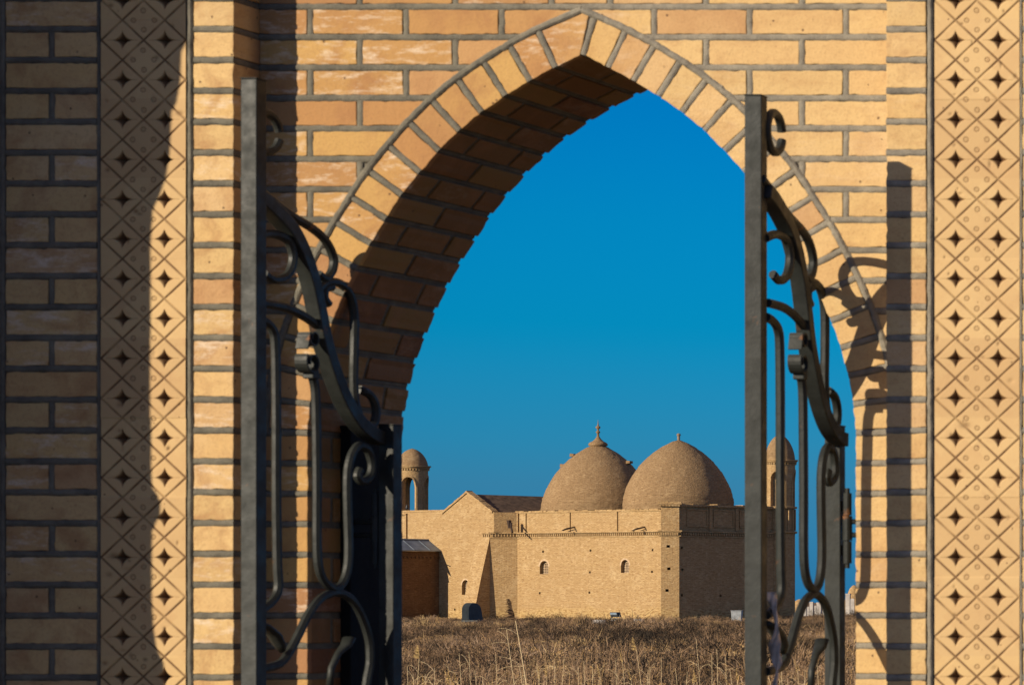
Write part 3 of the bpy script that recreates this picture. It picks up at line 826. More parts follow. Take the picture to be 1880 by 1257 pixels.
# cornice with dentils
mb = MB()
lbox(mb, CH, aL, -.10, .12, zcor-.02, zcor+.05)
lbox(mb, CH, aL, -.05, .02, zcor-.30, zcor-.25)
a = CH+.04
while a < aL-.06: lbox(mb, a, a+.085, -.09, .01, zcor-.20, zcor-.06); a += .17
lbox(mb, -.10, .12, CH, LS, zcor-.02, zcor+.05)
lbox(mb, -.05, .02, CH, LS, zcor-.30, zcor-.25)
b = CH+.04
while b < LS-.06: lbox(mb, -.09, .01, b, b+.085, zcor-.20, zcor-.06); b += .17
N_ = -(T1+T2).normalized()
def cbox(t0, t1, o0, o1, z0, z1, m=0):
    P = [chm(t0,0)+N_*o0, chm(t1,0)+N_*o0, chm(t1,0)+N_*o1, chm(t0,0)+N_*o1]
    mb.hexa([p+Vector((0,0,z0)) for p in P], [p+Vector((0,0,z1)) for p in P], m)
cbox(-.17, 1.17, .16, -.3, zcor-.0, zcor+.07); cbox(-.10, 1.10, .09, -.3, zcor-.07, zcor-.0)
for k in range(8): cbox(k/8-.02, k/8+.075, .10, -.05, zcor-.22, zcor-.07)
cbox(-.10, 1.10, .05, -.3, zcor-.28, zcor-.22)
for k in range(7): cbox(k/6-.09, k/6+.05, .13, -.4, ztopc-.24, ztopc-.13)
cbox(-.16, 1.14, .16, -.6, ztopc-.13, ztopc-.03)
t = -.14
while t < 1.1: w_ = random.uniform(.1,.25); cbox(t, min(1.12, t+w_), .14, -.55, ztopc-.03, ztopc+random.uniform(-.0,.06)); t += w_
mbuild(mb, 'cornice', M_old, uv=True)

# windows: lattice set deep in the arched opening
def window(Wd, b, arch, nv, nh):
    a0, a1, z0, z1 = Wd; mb = MB(); c, hw = (a0+a1)/2, (a1-a0)/2
    bb = b+.20
    for k in range(1, nv):
        x = a0+(a1-a0)*k/nv; t = abs(x-c)/hw; zt = z1-arch*(1-math.sqrt(1-t*t)); lbox(mb, x-.016, x+.016, bb, bb+.05, z0, zt)
    for k in range(0, nh):
        z = z0+(z1-z0)*(k+.5)/nh; t = 1
        if z > z1-arch: t = math.sqrt(max(0, 1-((z-(z1-arch))/arch)**2))
        lbox(mb, c-hw*t, c+hw*t, bb+.005, bb+.045, z-.015, z+.015)
    win = empty('window', L(c, b, z0)-OFFM); win.parent = maus
    o = mbuild(mb, 'lattice', M_lattice, maus); o.parent = win; o.location = -Vector(win.location)
    mb = MB()
    for k in range(12):
        a_, b_ = math.pi*k/12, math.pi*(k+1)/12
        for (r0, r1) in ((1.0, 1.28),):
            P = [(c+hw*r*math.cos(x), z1-arch+ (arch*r)*math.sin(x)) for r, x in ((r0,a_),(r1,a_),(r1,b_),(r0,b_))]
            vs = [L(x, b-.006, z) for x, z in P]; vs2 = [L(x, b+.02, z) for x, z in P]
            mb.hexa(vs, vs2)
    o = mbuild(mb, 'arch_trim', M_lattice, maus); o.parent = win; o.location = -Vector(win.location)
window(W1, 0, .34, 5, 8); window(W2, 0, .34, 5, 8)

# drain spouts (forked sticks of wood)
for i, px in enumerate((1052, 1181)):
    a, z = hitb(px, 973, 0); mb = MB(); z += .08
    mb.tube([L(a, .15, z+.12), L(a-.1, -.55, z-.0), L(a-.12, -.8, z-.10)], .045, 6)
    mb.tube([L(a+.02, -.1, z+.05), L(a+.75, -.18, z-.10)], .03, 5)
    mbuild(mb, 'drain_spout', M_wood)
a, z = hitb(936, 966, -.7); mb = MB(); mb.tube([L(a, -.6, z+.2), L(a-.45, -.95, z-.1), L(a-.8, -1.15, z-.38)], .06, 6); mbuild(mb, 'drain_spout', M_wood)
mb = MB(); mb.tube([L(a+.1, -.62, z-.1), L(a+.1, -.68, z+.38)], [(.10,.10),(.13,.13)], 8); mbuild(mb, 'chimney_pot', M_wood)

# gabled block
bg_ = -PJ
ag0 = aL + PJ                                        # where the diagonal face meets the block front
ag1, _ = hitb(800, 1000, bg_)
agp, zgp = hitb(858, 903, bg_); age, zge = hitb(905, 940, bg_)
_, zgl = hitb(812, 942, bg_)
def gtop(a):
    if a <= agp: return zge + (zgp-zge)*max(0, min(1, (a-age)/(agp-age))) if a > age else zge
    al, _ = hitb(812, 942, bg_)
    return zgl + (zgp-zgl)*max(0, 1-(a-agp)/(al-agp))
W3 = win_from(848, 861, 1064, 1091, bg_)
mb = MB(); gh = []
for px, py in ((835,1118),):
    a, z = hitb(px, py, bg_); gh.append((a-.07, a+.07, z-.06, z+.06, 0))
facade(mb, lambda a, z: L(a, bg_, z), T2, ag0, ag1, GZ0-.3, gtop, [(*W3, .32)] + gh)
# diagonal face
def dg(t, z): return L(aL+PJ*t, -PJ*t, z)
facade(mb, dg, T2, 0, 1, GZ0-.3, lambda a: zcor, [])
# upper body: right return of the gable above the cornice
mb.add([L(ag0, bg_, zcor), L(ag0, .6, zcor), L(ag0, .6, zge), L(ag0, bg_, zge)], [(0,1,2,3)])
mb.add([L(ag1, bg_, GZ0-.3), L(ag1, LS, GZ0-.3), L(ag1, LS, zgl), L(ag1, bg_, zgl)], [(3,2,1,0)])
# top of the diagonal ledge
mb.add([L(aL,0,zcor), L(ag0,bg_,zcor), L(ag0,.3,zcor), L(aL,.3,zcor)], [(0,1,2,3)])
mbuild(mb, 'gabled_wall', [M_old, M_roof, M_darkin], uv=True)
window(W3, bg_, .32, 5, 9)
mb = MB()
def dbox(t0, t1, o0, o1, z0, z1):
    NN = -(T1+T2).normalized(); NN = (-(T2) - T1*0).normalized(); NN = (T1*-1 - T2).normalized()
    P = [dg(t0,0)+NN*o0, dg(t1,0)+NN*o0, dg(t1,0)+NN*o1, dg(t0,0)+NN*o1]
    mb.hexa([p+Vector((0,0,z0)) for p in P], [p+Vector((0,0,z1)) for p in P])
dbox(-.05, 1.06, .12, -.1, zcor-.02, zcor+.07)
for k in range(9): dbox(k/9, k/9+.055, .09, -.02, zcor-.20, zcor-.06)
dbox(-.02, 1.04, .05, -.02, zcor-.30, zcor-.24)
lbox(mb, ag0-.05, ag0+.75, bg_-.08, bg_+.02, zcor-.02, zcor+.05)
for k in range(4): lbox(mb, ag0+.05+k*.17, ag0+.13+k*.17, bg_-.07, bg_+.01, zcor-.20, zcor-.06)
for k in range(4):   # broken rubble heap on the ledge
    a_ = aL+.35+k*.2; lbox(mb, a_, a_+.25, -.35-k*.18, -.1, zcor+.05, zcor+.12+random.uniform(0,.12))
lbox(mb, aL-.02, aL+.30, PS-.10, PS+.4, zcor+.05, zpar-.03)
# small upper diagonal of the parapet
UA, UB = ag0-.32, bg_
facade(mb, lambda t, z: L(aL+(UA-aL)*t, PS+(UB-PS)*t, z), T2, 0, 1, zcor+.05, lambda a: zpar-.05, [])
facade(mb, lambda a, z: L(a, UB, z), T2, UA, ag0+.01, zcor+.05, lambda a: zge+.02, [])
mb.add([L(aL,PS,zpar-.05), L(UA,UB,zpar-.05), L(ag0,UB,zpar-.05), L(ag0,.6,zpar-.05), L(aL,.6,zpar-.05)], [(0,1,2,3,4)])
mbuild(mb, 'ledge', M_old, uv=True)
# sloping buttress
mb = MB(); zbt = hitb(905, 986, bg_)[1]; bl = 1.25; wa0, wa1 = ag0+.02, ag0+1.15
mb.hexa([L(wa0,bg_-bl,GZ0-.3), L(wa1+.3,bg_-bl*.0+.02,GZ0-.3), L(wa1+.3,bg_+.1,GZ0-.3), L(wa0,bg_+1.0,GZ0-.3)],
        [L(wa0,bg_-.01,zbt), L(wa1-.3,bg_-.0,zbt), L(wa1-.3,bg_+.1,zbt), L(wa0,bg_+.1,zbt)])
mb = MB()
v = [L(wa0,bg_-bl,GZ0-.3), L(wa1,bg_-bl,GZ0-.3), L(wa1,bg_+.02,GZ0-.3), L(wa0,bg_+1.0,GZ0-.3),
     L(wa0,bg_-.34,GZ0+2.55*1.0), L(wa1,bg_-.34,GZ0+2.55),
     L(wa0,bg_-.012,zbt), L(wa1,bg_-.012,zbt), L(wa1,bg_+.02,zbt), L(wa0,bg_+.05,zbt)]
v[4] = L(wa0,bg_-.62,GZ0+2.5); v[5] = L(wa1,bg_-.62,GZ0+2.5)
mb.add(v, [(0,1,5,4),(4,5,7,6),(1,2,8,7,5),(3,0,4,6,9),(6,7,8,9)])
mbuild(mb, 'buttress', M_old, uv=True)
# gable coping and roof
mb = MB(); al, _ = hitb(812, 942, bg_)
for (a0, z0, a1, z1) in ((age, zge, agp, zgp), (agp, zgp, al, zgl)):
    n = 16
    for k in range(n):
        x0, x1 = a0+(a1-a0)*k/n, a0+(a1-a0)*(k+1)/n; y0, y1 = z0+(z1-z0)*k/n, z0+(z1-z0)*(k+1)/n; j = random.uniform(-.015,.03)
        mb.hexa([L(x0,bg_-.07,y0-.05), L(x1,bg_-.07,y1-.05), L(x1,bg_+.35,y1-.05), L(x0,bg_+.35,y0-.05)], [L(x0,bg_-.07,y0+.07+j), L(x1,bg_-.07,y1+.07+j), L(x1,bg_+.35,y1+.07+j), L(x0,bg_+.35,y0+.07+j)])
mbuild(mb, 'gable_coping', M_old, uv=True)
mb = MB(); br_, zr_ = hita(998, 913, agp)
nb = 14
def ridge(b): return zgp - .06 + .0*(b)
for k in range(nb):
    b0, b1 = bg_+.2+(LS-bg_-.2)*k/nb, bg_+.2+(LS-bg_-.2)*(k+1)/nb
    mb.add([L(age-.2,b0,zge-.1), L(age-.2,b1,zge-.1), L(agp,b1,zgp-.12), L(agp,b0,zgp-.12)], [(0,1,2,3)])
    mb.add([L(al,b0,zgl), L(al,b1,zgl), L(agp,b1,zgp-.12), L(agp,b0,zgp-.12)], [(3,2,1,0)])
mb.add([L(age-.2,LS,zge-.1), L(al,LS,zgl), L(agp,LS,zgp-.12)], [(0,1,2)])
mbuild(mb, 'gable_roof', M_roof)
# left wing wall, stepping back
mb = MB(); bw = .4; aw0 = ag1-.3; aw1, _ = hitb(640, 1000, bw); _, zw = hitb(780, 939, bw)
facade(mb, lambda a, z: L(a, bw, z), T2, aw0, aw1, GZ0-.3, lambda a: zw, [])
an0, zn0 = hitb(748, 945, bw-.0); an1, zn1 = hitb(735, 985, bw)
lbox(mb, aw0, aw1, bw-.05, bw+.5, zw, zw+.10)
# a shallow framed niche under the tower
lbox(mb, an0, an0+.12, bw-.10, bw, zn1, zn0); lbox(mb, an0, an0+1.6, bw-.12, bw, zn0, zn0+.10); lbox(mb, an0, an0+1.6, bw-.10, bw, zn1-.1, zn1)
mb.add([L(aw1,bw,GZ0-.3), L(aw1,LS,GZ0-.3), L(aw1,LS,zw), L(aw1,bw,zw)], [(0,1,2,3)])
mbuild(mb, 'wing_wall', M_old, uv=True)
# annex with sheet metal roof
aA, _ = hitb(806, 1100, bg_); _, zA = hita(806, 1012, aA)
bA = hita(690, 1100, aA)[0]
mb = MB()
facade(mb, lambda b, z: L(aA, b, z), T1, bA, bg_+.02, GZ0-.3, lambda a: zA, [])
facade(mb, lambda a, z: L(a, bA, z), T2, aA, aA+5, GZ0-.3, lambda a: zA, [])
k = bA
while k < bg_-.05: lbox(mb, aA-.07, aA, k, k+.12, zA-.42, zA-.32); k += .26
lbox(mb, aA-.04, aA, bA, bg_, zA-.30, zA-.24)
annex = mbuild(mb, 'annex', M_annex, uv=True)
mb = MB(); _, zrA = hitb(795, 993, bg_+.02)
mb.add([L(aA-.22,bA-.2,zA), L(aA-.22,bg_-.02,zA), L(aA+.9,bg_-.02,zrA), L(aA+.9,bA+.6,zrA), L(aA-.22,bA-.2,zA+.06), L(aA-.22,bg_-.02,zA+.06), L(aA+.9,bg_-.02,zrA+.06), L(aA+.9,bA+.6,zrA+.06)],
       [(0,1,5,4),(4,5,6,7),(0,4,7,3),(1,2,6,5)])
mb.add([L(aA+.9,bA+.6,zrA+.06), L(aA+.9,bg_-.02,zrA+.06), L(aA+4.8,bg_-.02,zA+.06), L(aA+4.8,bA+.6,zA+.06)], [(0,1,2,3)])
for k in range(4):
    b_ = bA+(bg_-bA)*k/4+.3; mb.tube([L(aA-.22,b_,zA+.07), L(aA+.9,b_,zrA+.07)], .022, 5)
mb.tube([L(aA+.9,bA+.6,zrA+.08), L(aA+.9,bg_-.02,zrA+.08)], .05, 6)
o = mbuild(mb, 'metal_roof', M_sheet); o.parent = annex
# iron pin in the gable wall
mb = MB(); a, z = hitb(824, 1035, bg_); mb.tube([L(a+.3, bg_, z), L(a-.1, bg_-.35, z-.02)], .03, 6); mbuild(mb, 'beam_end', M_wood)

# domes
def dome(px, halfw, apexy, basey, b, kind):
    r = Vector(((px-VX)/F, 1, 0)); base = O + T2*b; d = (base-CAM).dot(T2)/r.dot(T2); c = CAM + r*d; dep = d
    sc = dep/F; Rr = halfw*sc*.985; zb = 1.6+(1105-basey)*sc; za = 1.6+(1105-apexy)*sc
    prof0 = [(1.0,-.12),(1.0,0),(.985,.10),(.945,.22),(.885,.34),(.80,.47),(.69,.60),(.56,.72),(.42,.82),(.28,.90),(.14,.965),(.02,1.0)]
    pr = cr([(x*Rr, zb+y*(za-zb)) for x, y in prof0], 4)
    mb = MB(); mb.lathe(pr, c.x, c.y, 72)
    mb.v = [(x+random.gauss(0,.012), y+random.gauss(0,.012), z+random.gauss(0,.008)) for x, y, z in mb.v]
    o = mbuild(mb, 'dome', M_dome, uv=True, smooth=True)
    mb = MB()
    if kind == 'tall':
        h = za; s = sc
        pf = [(.42*1.0, h-.16),(.47,h-.02),(.58,h+.02),(.60,h+.12),(.50,h+.22),(.36,h+.28),(.24,h+.38),(.12,h+.52),(.075,h+.60),(.07,h+.78),(.13,h+.82),(.13,h+.88),(.06,h+.93),(.065,h+1.05),(.14,h+1.10),(.15,h+1.17),(.06,h+1.23),(.03,h+1.35),(.004,h+1.62)]
        pf = [(x*.92, z-.12) for x, z in pf]
    else:
        h = za-.05; pf = [(.12,h-.03),(.07,h+.10),(.09,h+.22),(.06,h+.28),(.12,h+.34),(.10,h+.44),(.004,h+.48)]
    mb.lathe(pf, c.x, c.y, 20); f = mbuild(mb, 'finial', M_dome if kind == 'tall' else M_finial, uv=True, smooth=True); f.parent = o
    return c, sc, o
c1, sc1, d1 = dome(1246, 95.5, 808, 924, 4.0, 'short')
c2, sc2, d2 = dome(1098, 97, 815, 936, 4.2, 'tall')
# putlog stones on the left dome
for (px, py, dx) in ((1054, 833, 0), (1157, 846, 0), (1036, 852, 0)):
    p = c2 + Vector(((px-1098)*sc2, -.1, 0)); z = 1.6+(1105-py)*sc2; mb = MB()
    mb.hexa([(p.x-.12,p.y-.25,z-.18),(p.x+.12,p.y-.25,z-.14),(p.x+.12,p.y+.2,z-.14),(p.x-.12,p.y+.2,z-.18)], [(p.x-.10,p.y-.25,z+.02),(p.x+.12,p.y-.25,z+.0),(p.x+.12,p.y+.2,z+.0),(p.x-.10,p.y+.2,z+.02)])
    f = mbuild(mb, 'step_stone', M_dome, uv=True); f.parent = d2

# lantern towers
def tower(px, hw, dep, y_apex, y_cor, y_base, to_ground=False):
    sc = dep/F; c = at(px, 1105, dep); Z = lambda py: 1.6+(1105-py)*sc; Rr = hw*sc*.90
    T = empty('lantern_tower', Vector((c.x, c.y, Z(y_base)))-OFFM); T.parent = maus
    def tb(mb, name, m, **kw):
        o = mbuild(mb, name, m, maus, **kw); o.parent = T; o.location = -Vector(T.location); return o
    zb, zc_, za = Z(y_base), Z(y_cor), Z(y_apex)
    mb = MB(); n = 72; th = .32; zt = zc_-.12; zo = zb+.02; hh = (zt-zo)*.80
    def low(an):
        k = ((an/(2*math.pi))*4 + .378) % 1.0; t = abs(k-.5)/.31
        if t >= 1: return None
        return zo + hh*(.70+.30*math.sqrt(1-t*t))
    for i in range(n):
        a0, a1 = 2*math.pi*i/n, 2*math.pi*(i+1)/n; am = (a0+a1)/2; l = low(am)
        def pt(r, a, z): return (c.x+r*math.cos(a), c.y+r*math.sin(a), z)
        z0 = zo if l is None else None
        if l is None: l0 = l1 = zo
        else:
            l0 = low(a0) or zo+hh*.7; l1 = low(a1) or zo+hh*.7
        mb.hexa([pt(Rr,a0,l0), pt(Rr,a1,l1), pt(Rr-th,a1,l1), pt(Rr-th,a0,l0)], [pt(Rr,a0,zt), pt(Rr,a1,zt), pt(Rr-th,a1,zt), pt(Rr-th,a0,zt)])
        # raised arch moulding
        if l is None and low(am+.09) or (l is None and low(am-.09)):
            mb.hexa([pt(Rr+.035,a0,zo), pt(Rr+.035,a1,zo), pt(Rr-.01,a1,zo), pt(Rr-.01,a0,zo)], [pt(Rr+.035,a0,zo+hh*.72), pt(Rr+.035,a1,zo+hh*.72), pt(Rr-.01,a1,zo+hh*.72), pt(Rr-.01,a0,zo+hh*.72)])
        elif l is not None:
            mb.hexa([pt(Rr+.035,a0,l0), pt(Rr+.035,a1,l1), pt(Rr-.01,a1,l1), pt(Rr-.01,a0,l0)], [pt(Rr+.035,a0,l0+.13), pt(Rr+.035,a1,l1+.13), pt(Rr-.01,a1,l1+.13), pt(Rr-.01,a0,l0+.13)])
    tb(mb, 'drum', M_old, uv=True)
    mb = MB(); mb.lathe([(Rr-.02,zc_-.12),(Rr+.10,zc_-.10),(Rr+.10,zc_-.02),(Rr+.17,zc_),(Rr+.17,zc_+.07),(Rr*.6,zc_+.09)], c.x, c.y, 40)
    for i in range(36):
        a = 2*math.pi*i/36; p = Vector((c.x+(Rr+.02)*math.cos(a), c.y+(Rr+.02)*math.sin(a), 0)); mb.box(p.x-.045,p.x+.045,p.y-.045,p.y+.045,zc_-.22,zc_-.12)
    tb(mb, 'tower_cornice', M_old, uv=True)
    mb = MB(); mb.lathe([(Rr-.03,zb-.12),(Rr+.10,zb-.10),(Rr+.12,zb),(Rr+.02,zb+.02),(.2,zb+.03)], c.x, c.y, 40); tb(mb, 'sill_ring', M_old, uv=True)
    if to_ground:
        mb = MB(); mb.lathe([(Rr-th*.75,zb),(Rr-th*.75,zc_)], c.x, c.y, 32); tb(mb, 'blind_panel', M_old, uv=True)
    mb = MB(); h = za-zc_; q = cr([(Rr*1.0,zc_+.05),(Rr*.95,zc_+h*.25),(Rr*.82,zc_+h*.50),(Rr*.60,zc_+h*.74),(Rr*.32,zc_+h*.91),(.02,za)], 5)
    mb.lathe(q, c.x, c.y, 40); tb(mb, 'tower_dome', M_dome, uv=True, smooth=True)
    if to_ground:
        mb = MB(); z2 = Z(975)
        mb.lathe([(Rr*.99,GZ0-.3),(Rr*.99,z2-.15),(Rr+.12,z2-.1),(Rr+.12,z2),(Rr*.96,z2+.03),(Rr*.96,zb)], c.x, c.y, 40)
        for i in range(8):
            a = 2*math.pi*(i+.5)/8; 
            for s in (-1, 1):
                p = Vector((c.x+(Rr)*math.cos(a+s*.2), c.y+(Rr)*math.sin(a+s*.2), 0)); mb.box(p.x-.04,p.x+.04,p.y-.05,p.y+.05,z2+.05,zb-.15)
        tb(mb, 'tower_shaft', M_old, uv=True)
    else:
        mb = MB(); mb.lathe([(Rr*.99,GZ0-.3),(Rr*.99,zb)], c.x, c.y, 40); tb(mb, 'tower_shaft', M_old, uv=True)
    return c
rw = hitb(757, 1000, .4); DW = (L(rw[0], .4, 0)-CAM).y + 3.2
tower(757, 29, DW, 823, 857, 939)
cR = tower(1432, 29, 207.6, 797, 846, 930, True)
# small dark bird on the tower sill
bp = at(747, 935, DW-.95); mb = MB()
mb.lathe([(.002,bp.z),(.06,bp.z+.03),(.085,bp.z+.10),(.06,bp.z+.17),(.045,bp.z+.20),(.055,bp.z+.24),(.03,bp.z+.29),(.002,bp.z+.31)], bp.x, bp.y, 10)
mb.tube([(bp.x+.05,bp.y,bp.z+.06),(bp.x+.16,bp.y,bp.z+.0)], [(.03,.012),(.025,.006)], 6); mb.tube([(bp.x-.03,bp.y,bp.z+.24),(bp.x-.10,bp.y,bp.z+.23)], [.012,.003], 5)
for s in (-.02,.03): mb.tube([(bp.x+s,bp.y,bp.z+.03),(bp.x+s,bp.y,bp.z-.05)], .006, 4)
tag(mb.build('bird', M_black, smooth=True), 'small dark bird perched on the sill of the left lantern tower', 'bird')

# ------------------------------------------------------------------ small things in the field
def put(px, py, dep): 
    p = at(px, py, dep); return p
# dark arched headstone
g = put(872, 1140, 186); gzv = gz(g.y); hst = empty('headstone', (g.x, g.y, gzv), 0)
tag(hst, 'dark upright headstone with a rounded top standing before the gabled wall', 'headstone')
sc = 186/F; top = 1.6+(1105-1106)*sc - gzv; n = 20
prof = [(0,-.1)] + [(0, top*.62)] + [(.42-.42*math.cos(math.pi*.5*k/10), top*.62+top*.38*math.sin(math.pi*.5*k/10)) for k in range(1, 11)] + [(.42+.62*math.sin(math.pi*.5*k/10), top*.55+top*.45*math.cos(math.pi*.5*k/10)) for k in range(1, 10)] + [(1.10, top*.35),(1.2,-.1)]
mb = MB(); ang = AN
# slab seen obliquely: front face towards the sun side, thickness runs back
dv = T2; du = T1*-1
fr = []; 
for (s_, z) in prof: fr.append((s_*.72-.36, z))
th_ = .55
def HP(s_, z, t): q = Vector((s_*math.cos(R(-58)), s_*math.sin(R(-58))*-1, z)) + Vector((-.30, -.16, 0))*t; return q
vs = [HP(s_, z, 1) for s_, z in fr] + [HP(s_, z, 0) for s_, z in fr]; m_n = len(fr)
mb.add(vs, [tuple(range(m_n)), tuple(range(2*m_n-1, m_n-1, -1))] + [(i, i+m_n, (i+1) % m_n + m_n, (i+1) % m_n) for i in range(m_n)])
mb.build('stone_slab', M_basalt, hst, bevel=.02)
mb = MB(); mb.box(-.5,.4,-.5,.5,-.1,.08); mb.build('plinth', M_basalt, hst, bevel=.01)
# floodlight on a stand
g = put(1130, 1140, 190); gzv = gz(g.y); fl = empty('floodlight', (g.x, g.y, gzv), R(-20))
tag(fl, 'black floodlight on a low stand at the foot of the lit wall', 'floodlight')
z0 = 1.6+(1105-1132)*190/F-gzv; z1 = 1.6+(1105-1123)*190/F-gzv
mb = MB(); mb.hexa([(-.26,-.10,z0),(.26,-.10,z0),(.26,.16,z0+.02),(-.26,.16,z0+.02)], [(-.26,-.16,z1),(.26,-.16,z1),(.24,.12,z1),(-.24,.12,z1)]); mb.build('housing', M_black, fl, bevel=.02)
mb = MB(); mb.hexa([(-.22,-.145,z0+.13),(.22,-.145,z0+.13),(.22,-.12,z0+.13),(-.22,-.12,z0+.13)], [(-.22,-.17,z1-.03),(.22,-.17,z1-.03),(.22,-.15,z1-.03),(-.22,-.15,z1-.03)]); mb.build('lamp_glass', M_glass, fl)
mb = MB(); mb.tube([(-.29,0,(z0+z1)/2),(-.29,0,z0-.08),(.29,0,z0-.08),(.29,0,(z0+z1)/2)], .018, 6); mb.tube([(0,0,z0-.08),(0,0,-.05)], .03, 8); mb.box(-.18,.18,-.15,.15,-.05,.06); mb.build('stand', M_grey, fl)
# grey metal bin
g = put(1353, 1145, 188); gzv = gz(g.y); bn = empty('metal_bin', (g.x, g.y, gzv), R(12))
tag(bn, 'pale grey metal box standing in the brush before the shaded wall', 'box')
z1 = 1.6+(1105-1121)*188/F-gzv; mb = MB(); mb.hexa([(-.24,-.2,0),(.24,-.2,0),(.24,.2,0),(-.24,.2,0)], [(-.27,-.22,z1),(.27,-.22,z1),(.27,.22,z1),(-.27,.22,z1)]); mb.build('body', M_grey, bn, bevel=.015)
mb = MB(); mb.box(-.29,.29,-.24,.24,z1,z1+.035); mb.build('lid', M_grey, bn, bevel=.01)
for k in (-.24,.2):
    mb = MB(); mb.box(k,k+.04,-.22,-.18,-.02,.1); mb.build('leg', M_grey, bn)
# pale stones
for px, py, w_, lab in ((1101,1139,.36,'flat white stone in the brush left of the floodlight'), (1173,1137,.26,'small white stone in the brush right of the floodlight')):
    g = put(px, py, 172); z = 1.6+(1105-py)*172/F; mb = MB()
    mb.hexa([(g.x-w_,g.y-.2,z-.5),(g.x+w_,g.y-.2,z-.5),(g.x+w_,g.y+.25,z-.5),(g.x-w_,g.y+.25,z-.5)], [(g.x-w_*.8,g.y-.15,z+.05),(g.x+w_*.9,g.y-.12,z+.02),(g.x+w_*.7,g.y+.2,z+.05),(g.x-w_*.9,g.y+.2,z+.06)])
    tag(mb.build('stone', M_white, bevel=.04), lab, 'stone')
# far graves and small tombs on the right
def grave(px, pyb, pyt, wpx, dep, kind, label, mtl=None):
    sc = dep/F; b = at(px, pyb, dep); zt = 1.6+(1105-pyt)*sc; zb = .4; w_ = wpx*sc/2; mb = MB(); x, y = b.x, b.y
    if kind == 'slab':
        mb.box(x-w_,x+w_,y-w_*.25,y+w_*.25,zb,zt-w_*.5)
        mb.prism([(x+w_*math.cos(math.pi*k/8), zt-w_*.5+w_*.5*math.sin(math.pi*k/8)) for k in range(9)], y-w_*.25, y+w_*.25)
    elif kind == 'tomb':
        mb.box(x-w_,x+w_,y-w_,y+w_,zb,zb+(zt-zb)*.55); mb.lathe([(w_*.9,zb+(zt-zb)*.55),(w_*.85,zb+(zt-zb)*.72),(w_*.6,zb+(zt-zb)*.88),(w_*.25,zb+(zt-zb)*.97),(.01,zt)], x, y, 20)
    else:
        mb.box(x-w_,x+w_,y-w_*.6,y+w_*.6,zb,zt); mb.box(x-w_*1.15,x+w_*1.15,y-w_*.7,y+w_*.7,zt,zt+.12)
    tag(mb.build('gravestone' if kind == 'slab' else ('domed_tomb' if kind == 'tomb' else 'grave_block'), mtl or M_white, uv=True), label, 'grave' if kind != 'tomb' else 'tomb', 'graves on the far side of the field')
grave(1468,1120,1099,26,300,'tomb','low tan tomb mound right beside the tall lantern tower', M_old)
GL_ = ['squat white grave block at the left end of the far row of graves', 'small low white gravestone second from the left in the far row', 'taller white grave block third from the left in the far row', 'narrow white gravestone in the middle of the far row', 'widest white grave block right of the middle of the far row', 'low white gravestone second from the right in the far row', 'white grave block at the right end of the far row of graves']
for i, (px, t, w_) in enumerate(((1478,1100,5),(1484,1104,5),(1490,1098,6),(1497,1102,4),(1504,1099,8),(1513,1103,5),(1521,1101,5))):
    grave(px, 1124, t+9, w_, 250+i*3, 'slab' if i % 2 else 'block', GL_[i])
grave(1568,1122,1073,26,275,'tomb','pale domed tomb just beside the right jamb of the arch', M_old)
grave(1557,1125,1092,8,252,'block','whitish grave block left of the pale domed tomb'); grave(1565,1125,1098,7,250,'slab','white slab in front of the pale domed tomb')

